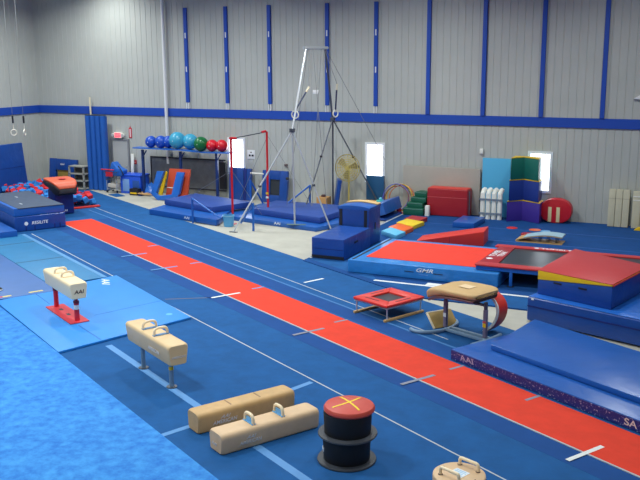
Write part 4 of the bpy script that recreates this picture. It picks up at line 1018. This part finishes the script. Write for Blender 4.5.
# plank
p = AY(130.5, 165, 28.6); thing('plank', 'tall narrow white board leaning beside the door', 'board', (p.x, 28.66, .002), mb=MB().box(-.07, .07, -.02, .02, 0, 1.52, .005, mtx=Matrix.Rotation(-.07, 4, 'X')), m=WHT)
# door signs
ex = AY(119.5, 135, WY); t = thing('exit_sign', 'lit red exit sign with two lamp heads above the door', 'sign', (ex.x, WY-.07, ex.z))
part('housing', MB().box(-.19, .19, -.05, .065, -.12, .11, .012), WHT, t); part('face', MB().box(-.15, .15, -.058, -.0505, -.085, .09, .004), EXITR, t, 'glowing red face')
text('lettering', 'EXIT', mat('exit_letter_pale', (255, 190, 190), .5), t, (0, -.0595, .0), (RX, 0, 0), .13, .001, 'pale letters')
for x in (-.26, .26): part('lamp_head', MB().lathe([(0, 0), (.04, 0), (.065, .09), (0, .09)], (0, 0, 0), 16, mtx=Matrix.Translation((x, .02, .03))@Matrix.Rotation(PI/2+.3, 4, 'X')), WHT, t); part('arm', MB().box(min(0, x)*.98, max(0, x)*.98, .02, .04, .02, .04), WHT, t)
p = AY(130.6, 133, WY); t = thing('fire_sign', 'narrow white sign with a red border right of the exit sign', 'sign', (p.x, WY-.012, p.z)); part('plate', MB().box(-.07, .07, -.008, .008, -.2, .2, .003), RUBY, t); part('panel', MB().box(-.035, .035, -.0105, -.0085, -.16, .16), mat('pink_white', (230, 196, 200), .5), t); part('arrow', MB().prism([(-.03, .2), (.03, .2), (0, .28)], -.008, .008, 'y'), RUBY, t)
p = AY(135.7, 162, WY); t = thing('fire_alarm_pull', 'small red fire alarm box on the wall right of the door', 'alarm box', (p.x, WY-.03, p.z)); part('case', MB().box(-.06, .06, -.03, .028, -.075, .075, .008), RUBY, t); part('pull_bar', MB().box(-.035, .035, -.036, -.0305, -.015, .015), WHT, t)
p = AY(251.3, 154.5, WY); t = thing('wall_notice', 'white notice with dark print on the wall between the high bar posts', 'notice', (p.x, WY-.010, p.z)); part('sheet', MB().box(-.16, .16, -.006, .008, -.17, .17, .002), WALLW, t)
for a1, b1, c1_, d1_ in ((-.1, -.02, -.07, .0), (.02, .11, -.07, .0), (-.03, .03, .06, .1)): part('print_block', MB().box(a1, b1, -.008, -.0065, c1_, d1_), BLK, t)
p = AY(286.5, 165, WY); t = thing('wall_hook', 'small dark clip fixed on the wall left of the ring frame', 'hook', (p.x, WY-.03, p.z)); part('clip', MB().box(-.06, .05, -.03, .028, -.05, .04, .01), BROWN, t); part('tip', MB().cyl((.04, -.02, -.04), (.10, -.03, -.09), .012, 6), BROWN, t)
# leaning mats left centre
xa, xb = AY(229, 190, 28.5).x, AY(250, 190, 28.5).x
t = thing('leaning_mat', 'dark blue folded mat leaning below the left window', 'mat', ((xa+xb)/2, 28.55, .002)); w2 = (xb-xa)/2
part('body', MB().box(-w2, w2*.35, -.08, .08, 0, 1.22, .015, mtx=Matrix.Rotation(-.08, 4, 'X')), VB, t); part('fold', MB().box(w2*.37, w2*.62, -.08, .08, 0, 1.2, .01, mtx=Matrix.Rotation(-.08, 4, 'X')), VBD, t); part('fold', MB().box(w2*.64, w2, -.08, .08, 0, 1.2, .015, mtx=Matrix.Rotation(-.08, 4, 'X')), VB, t)
xa, xb = AY(262, 190, 28.5).x, AY(287, 190, 28.5).x
t = thing('mini_trampoline', 'upright small trampoline with a blue padded rim and dark bed leaning on the wall', 'trampoline', ((xa+xb)/2, 28.5, .002)); w2 = (xb-xa)/2
LN2 = Matrix.Rotation(-.12, 4, 'X')
fr_ = MB()
b_ = bmesh.new()
fr_.box(-w2, -w2*.38, -.07, .07, 0, 1.19, .02, mtx=LN2).box(w2*.40, w2, -.07, .07, 0, 1.19, .02, mtx=LN2).box(-w2*.379, w2*.399, -.069, .069, .86, 1.189, .01, mtx=LN2).box(-w2*.379, w2*.399, -.069, .069, 0, .28, .01, mtx=LN2)
part('padded_rim', fr_, VBT if False else VB, t); part('bed', MB().box(-w2*.37, w2*.39, -.02, 0, .285, .855, mtx=LN2), BED, t)
part('knob', MB().lathe([(0, 0), (.05, 0), (.05, .08), (0, .08)], (0, 0, 0), 12, mtx=Matrix.Translation((w2+.04, -.12, .95))@Matrix.Rotation(PI/2, 4, 'Y')), BLK, t)
# drain pipe
t = struct('trim_12', MB().cyl((-20.13, WY-.11, 1.2), (-20.13, WY-.11, ZC-.01), .065, 14), WALLW)
# divider curtain
xa, xb = AY(87.3, 150, 28.5).x, AY(107, 150, 28.5).x
t = thing('divider_curtain', 'tall folded blue curtain hanging against the wall left of the door', 'curtain', ((xa+xb)/2, 28.5, .002)); N_ = 96; pts = []
for k in range(N_+1):
    u_ = k/N_; pts.append((xa-(xa+xb)/2+(xb-xa)*u_, -.13*abs(math.sin(PI*4*u_))**.6))
P_ = pts+[(p[0], .10) for p in pts[::-1]]
part('cloth', MB().prism([(p[0], p[1]) for p in P_], .02, 3.0), mat('curtain_blue', (18, 92, 182), .6, mottle=.08, mscale=2), t); part('top_rod', MB().cyl((xa-(xa+xb)/2-.02, .0, 3.03), (xb-(xa+xb)/2+.02, .0, 3.03), .025, 8), STEELD, t)
p = AY(91, 113, 28.7); t = thing('wooden_pole', 'pale wooden pole standing behind the folded blue curtain, its end showing above', 'pole', (p.x, 28.7, .016), mb=MB().cyl((0, 0, 0), (-.02, 0, 3.72), .035, 8), m=mat('pole_pale', (226, 214, 180), .5))
# grey shelf
xa, xb = AY(72, 175, 28.3).x, AY(87, 175, 28.3).x
t = thing('plastic_shelf', 'low grey plastic shelf unit standing left of the blue curtain', 'shelf', ((xa+xb)/2, 28.3, .0155)); w2 = (xb-xa)/2
for z in (.02, .33, .62, .92): part('shelf_board', MB().box(-w2, w2, -.2, .2, z, z+.05, .008), GREYP, t)
for x in (-w2+.03, w2-.03):
    for y in (-.17, .17): part('corner_post', MB().box(x-.03, x+.03, y-.03, y+.03, 0, .965), GREYP, t)
part('back_panel', MB().box(-w2, w2, .201, .21, .0, .96), mat('shelf_back', (104, 106, 100), .7), t)
# blue mat with yellow foam by the corner
xa, xb = AY(46.5, 170, 28.4).x, AY(73.5, 170, 28.4).x
t = thing('leaning_mat', 'blue mat with a square opening leaning on the wall near the corner', 'mat', ((xa+xb)/2, 28.55, .0155)); w2 = (xb-xa)/2
fr_ = MB().box(-w2, -w2*.55, -.06, .06, 0, 1.17, .01, mtx=LN2).box(w2*.4, w2, -.06, .06, 0, 1.15, .01, mtx=LN2).box(-w2*.549, w2*.399, -.06, .06, .70, 1.16, .01, mtx=LN2)
part('panel', fr_, VB, t); text('lettering', 'AAI', LTX, t, (.0, -.10+.12, .94), (RX+.12*-1, 0, 0), .10, .002, 'white letters', sx=1.4) 
thing('foam_block', 'tan and yellow foam block showing through the opening of the blue mat', 'block', ((xa+xb)/2-.05, 28.68, .0155), mb=MB().box(-.28, .28, -.05, .05, 0, .72, .02), m=mat('mustard_foam', (160, 134, 60), .7))
# ---------------------------------------------------------------- foam pit area, far left
rf2 = random.Random(11)
FR = MB().box(-.10, .10, -.10, .10, -.10, .10, .018, 1); fr_me = None
protoR = protoB = None
cnt = 0
def foam(p, col, rot):
    global protoR, protoB
    src = protoR if col else protoB
    if src is None:
        o = link('foam_cube', MB().box(-.10, .10, -.10, .10, -.10, .10, .018, 1), FOAMR if col else FOAMB)
        o['label'] = 'red foam cube among the loose cubes heaped in the foam pit' if col else 'blue foam cube among the loose cubes heaped in the foam pit'
        o['category'] = 'foam cube'; o['group'] = 'red foam cubes in the pit' if col else 'blue foam cubes in the pit'
        if col: protoR = o
        else: protoB = o
    else: o = src.copy(); COL.objects.link(o)
    o.location = p; o.rotation_euler = rot
for i in range(26):
    for j in range(14):
        s_, t_ = -36.2+.235*i, 8.75+.225*j
        if s_ > -30.75 or t_ > 11.5: continue
        P_ = ST(s_+rf2.uniform(-.04, .04), t_+rf2.uniform(-.04, .04))
        if P_.x < XL+.3: continue
        if t_ < 9.5 and s_ < -27.4 and t_ < 9.45: continue
        # leave room for the vaulting table pedestal
        if -31.0 < s_ < -29.3 and 9.2 < t_ < 10.75: continue
        hgt = .16+.10*math.sin(i*1.3+j)+rf2.uniform(0, .12)
        foam((P_.x, P_.y, hgt+.02), rf2.random() < .47, (rf2.uniform(-.5, .5), rf2.uniform(-.5, .5), rf2.uniform(0, 1.5))); cnt += 1
struct('floor_pit', MB().prism([tuple(ST(a, b)[:2]) for a, b in ((-30.6, 8.6), (-30.6, 11.62), (-33.9, 11.62), (-35.0, 9.9), (-34.6, 8.6))], .0145, .03), mat('pit_lining', (24, 40, 90), .8))
pe = thing('pit_edge_pad', 'low red padding strip along the near right edge of the foam pit', 'pad', ST(-30.55, 10.35, .0155), TH); part('pad', MB().box(0, .16, 0, 1.25, 0, .06, .02), RED, pe)
pe = thing('pit_edge_pad', 'low blue padding strip along the far edge of the foam pit', 'pad', ST(-33.6, 11.72, .0155), TH); part('pad', MB().box(0, 1.6, 0, .22, 0, .07, .02), VBD if False else mat('pit_pad_blue', (20, 56, 118), .5), pe)
t = thing('leaning_crash_mat', 'huge blue crash mat leaning on the left wall above the foam pit', 'mat', (-26.1, 26.2, .10), PI/2)
part('body', MB().box(-1.9, 1.05, -.14, .14, 0, 1.85, .05, 3, mtx=Matrix.Rotation(-.10, 4, 'X')), VB, t)
part('side_seam', MB().box(-1.85, 1.0, -.146, -.1405, .9, .915, mtx=Matrix.Rotation(-.10, 4, 'X')), VBD, t)
# stacked mats in front of pit
q = ST(-27.38, 7.66, .016); dk = thing('mat_stack_base', 'thick royal blue crash mat with white lettering at the end of the red runway', 'mat', q, TH)
part('body', MB().box(-3.6, 0, 0, 1.62, 0, .48, .05, 3), VB, dk)
text('lettering', 'RESILITE', LTX, dk, (.004, .78, .24), (RX, 0, RX), .135, .002, 'white lettering on the end', sx=1.05, shear=.2)
part('logo_mark', MB().lathe([(0, 0), (.06, 0), (.06, .003), (0, .003)], (0, 0, 0), 16, mtx=Matrix.Translation((.0, .36, .24))@Matrix.Rotation(PI/2, 4, 'Y')), LTX, dk)
text('lettering', 'RESILITE', LTX, dk, (-1.9, -.004, .3), (RX, 0, 0), .16, .002, 'white lettering on the side', sx=1.05)
for y in (.35, .62, 1.25, 1.42): part('tie_strap', MB().box(.001, .006, y-.02, y+.02, .02, .16), VBD, dk)
du = thing('landing_mat', 'blue mat with a charcoal carpet top lying on the lettered crash mat', 'mat', q+Vector((0, 0, .483)), TH)
part('body', MB().box(-3.6, -.01, .01, 1.60, 0, .24, .03), VBT, du); part('carpet_top', MB().box(-3.58, -.02, .14, 1.58, .241, .253, .003), DCARP, du, 'charcoal carpet top')
part('edge_strip', MB().box(-3.59, -.02, .02, .13, .241, .25, .003), VBL, du, 'bright blue edge'); part('end_edge', MB().box(-.0195, -.002, .14, 1.58, .238, .254, .003), BLK, du)
for x, y in ((-2.4, .8), (-.9, .5)): part('scuff', MB().box(x-.14, x+.14, y-.03, y+.03, .2532, .254), mat('scuff_pale', (150, 160, 176), .7), du, 'pale worn mark')
sm = thing('landing_mat', 'mid blue mat on the floor at the left edge before the lettered crash mat', 'mat', ST(-26.62, 6.02, .016), TH)
part('body', MB().box(-3.4, 0, -.6, 1.50, 0, .21, .03), VBT, sm)
# far vaulting table
vc = (G(52, 213)+G(73, 214))/2
fv = thing('vaulting_table', 'orange topped vaulting table on a navy padded pedestal at the far end of the runway', 'vaulting table', (vc.x-.02, vc.y-.0, .0305), TH)
part('pedestal_pad', MB().box(-.36, .34, -.33, .33, 0, .84, .04, 3), VBD, fv, 'navy pedestal padding')
text('lettering', 'AAI', LTX, fv, (.344, .0, .12), (RX, 0, RX), .09, .002, 'white letters', sx=1.3)
prof2 = [(.74, .50, .86, .04), (.72, .62, 1.0, .20), (.66, .76, 1.08, .33), (.54, .86, 1.14, .38), (.40, .92, 1.18, .38), (.1, .95, 1.21, .28), (-.3, .95, 1.22, .24), (-.50, .9, 1.21, .22), (-.54, .85, 1.19, .18)]
part('underside', MB().loft([vt_ring(x, w*.995, z-.07, th-.02) for x, w, z, th in prof2]), BLK, fv, 'black underside and nose')
part('top', MB().loft([vt_ring(x, w, z, min(.10, th)) for x, w, z, th in prof2[1:]]), ORL, fv, 'orange padded top')
part('hand_marking', MB().box(.1, .3, -.1, .12, 1.211, 1.214), RUBY, fv, 'red patch')
# black and white item at left edge
p = G(0, 291, .07); t = thing('athletic_shoe', 'black and white shoe cut off by the left edge on the periwinkle mat', 'shoe', (p.x-.12, p.y-.02, .073), .5)
part('sole', MB().prism([(-.16, -.05), (.12, -.06), (.17, 0), (.12, .06), (-.16, .05)], 0, .03, bev=.008), WHT, t)
part('upper', MB().loft([[(x, w*math.cos(PI*j/7), .031+h*math.sin(PI*j/7)) for j in range(8)] for x, w, h in ((-.15, .04, .09), (-.08, .05, .12), (.0, .05, .09), (.08, .05, .06), (.15, .03, .03))]), BLK, t)
part('tongue', MB().box(-.06, .01, -.02, .02, .13, .16, .008), WHT, t)
# ---------------------------------------------------------------- light
w = bpy.data.worlds.new('world'); bpy.context.scene.world = w; w.use_nodes = True
nt = w.node_tree; bg = nt.nodes['Background']; bg.inputs['Color'].default_value = (.86, .93, 1, 1); bg.inputs['Strength'].default_value = 7
def lamp(x, y, power, size=.9, z=8.7, col=(.95, 1, .97)):
    l = bpy.data.lights.new('high_bay_lamp', 'AREA'); l.shape = 'DISK'; l.size = size; l.energy = power; l.color = col; l.spread = math.radians(150)
    o = bpy.data.objects.new('high_bay_lamp', l); COL.objects.link(o); o.location = (x, y, z)
PW = {2.5: 168, 9.5: 200, 16.5: 205, 24.0: 250}
XW = {-23.2: 1.0, -16.5: 1.05, -9.8: 1.05, -3.1: .66, 4.0: .25}
for x in XW:
    for y in PW:
        lamp(x, y, PW[y]*XW[x])
lamp(-22.4, 27.3, 95, .6, 8.3)
vs = bpy.context.scene.view_settings
bpy.context.scene.display_settings.display_device = 'sRGB'
vs.view_transform = 'Standard'; vs.look = 'None'; vs.gamma = 1; vs.exposure = 0.3; vs.use_curve_mapping = False
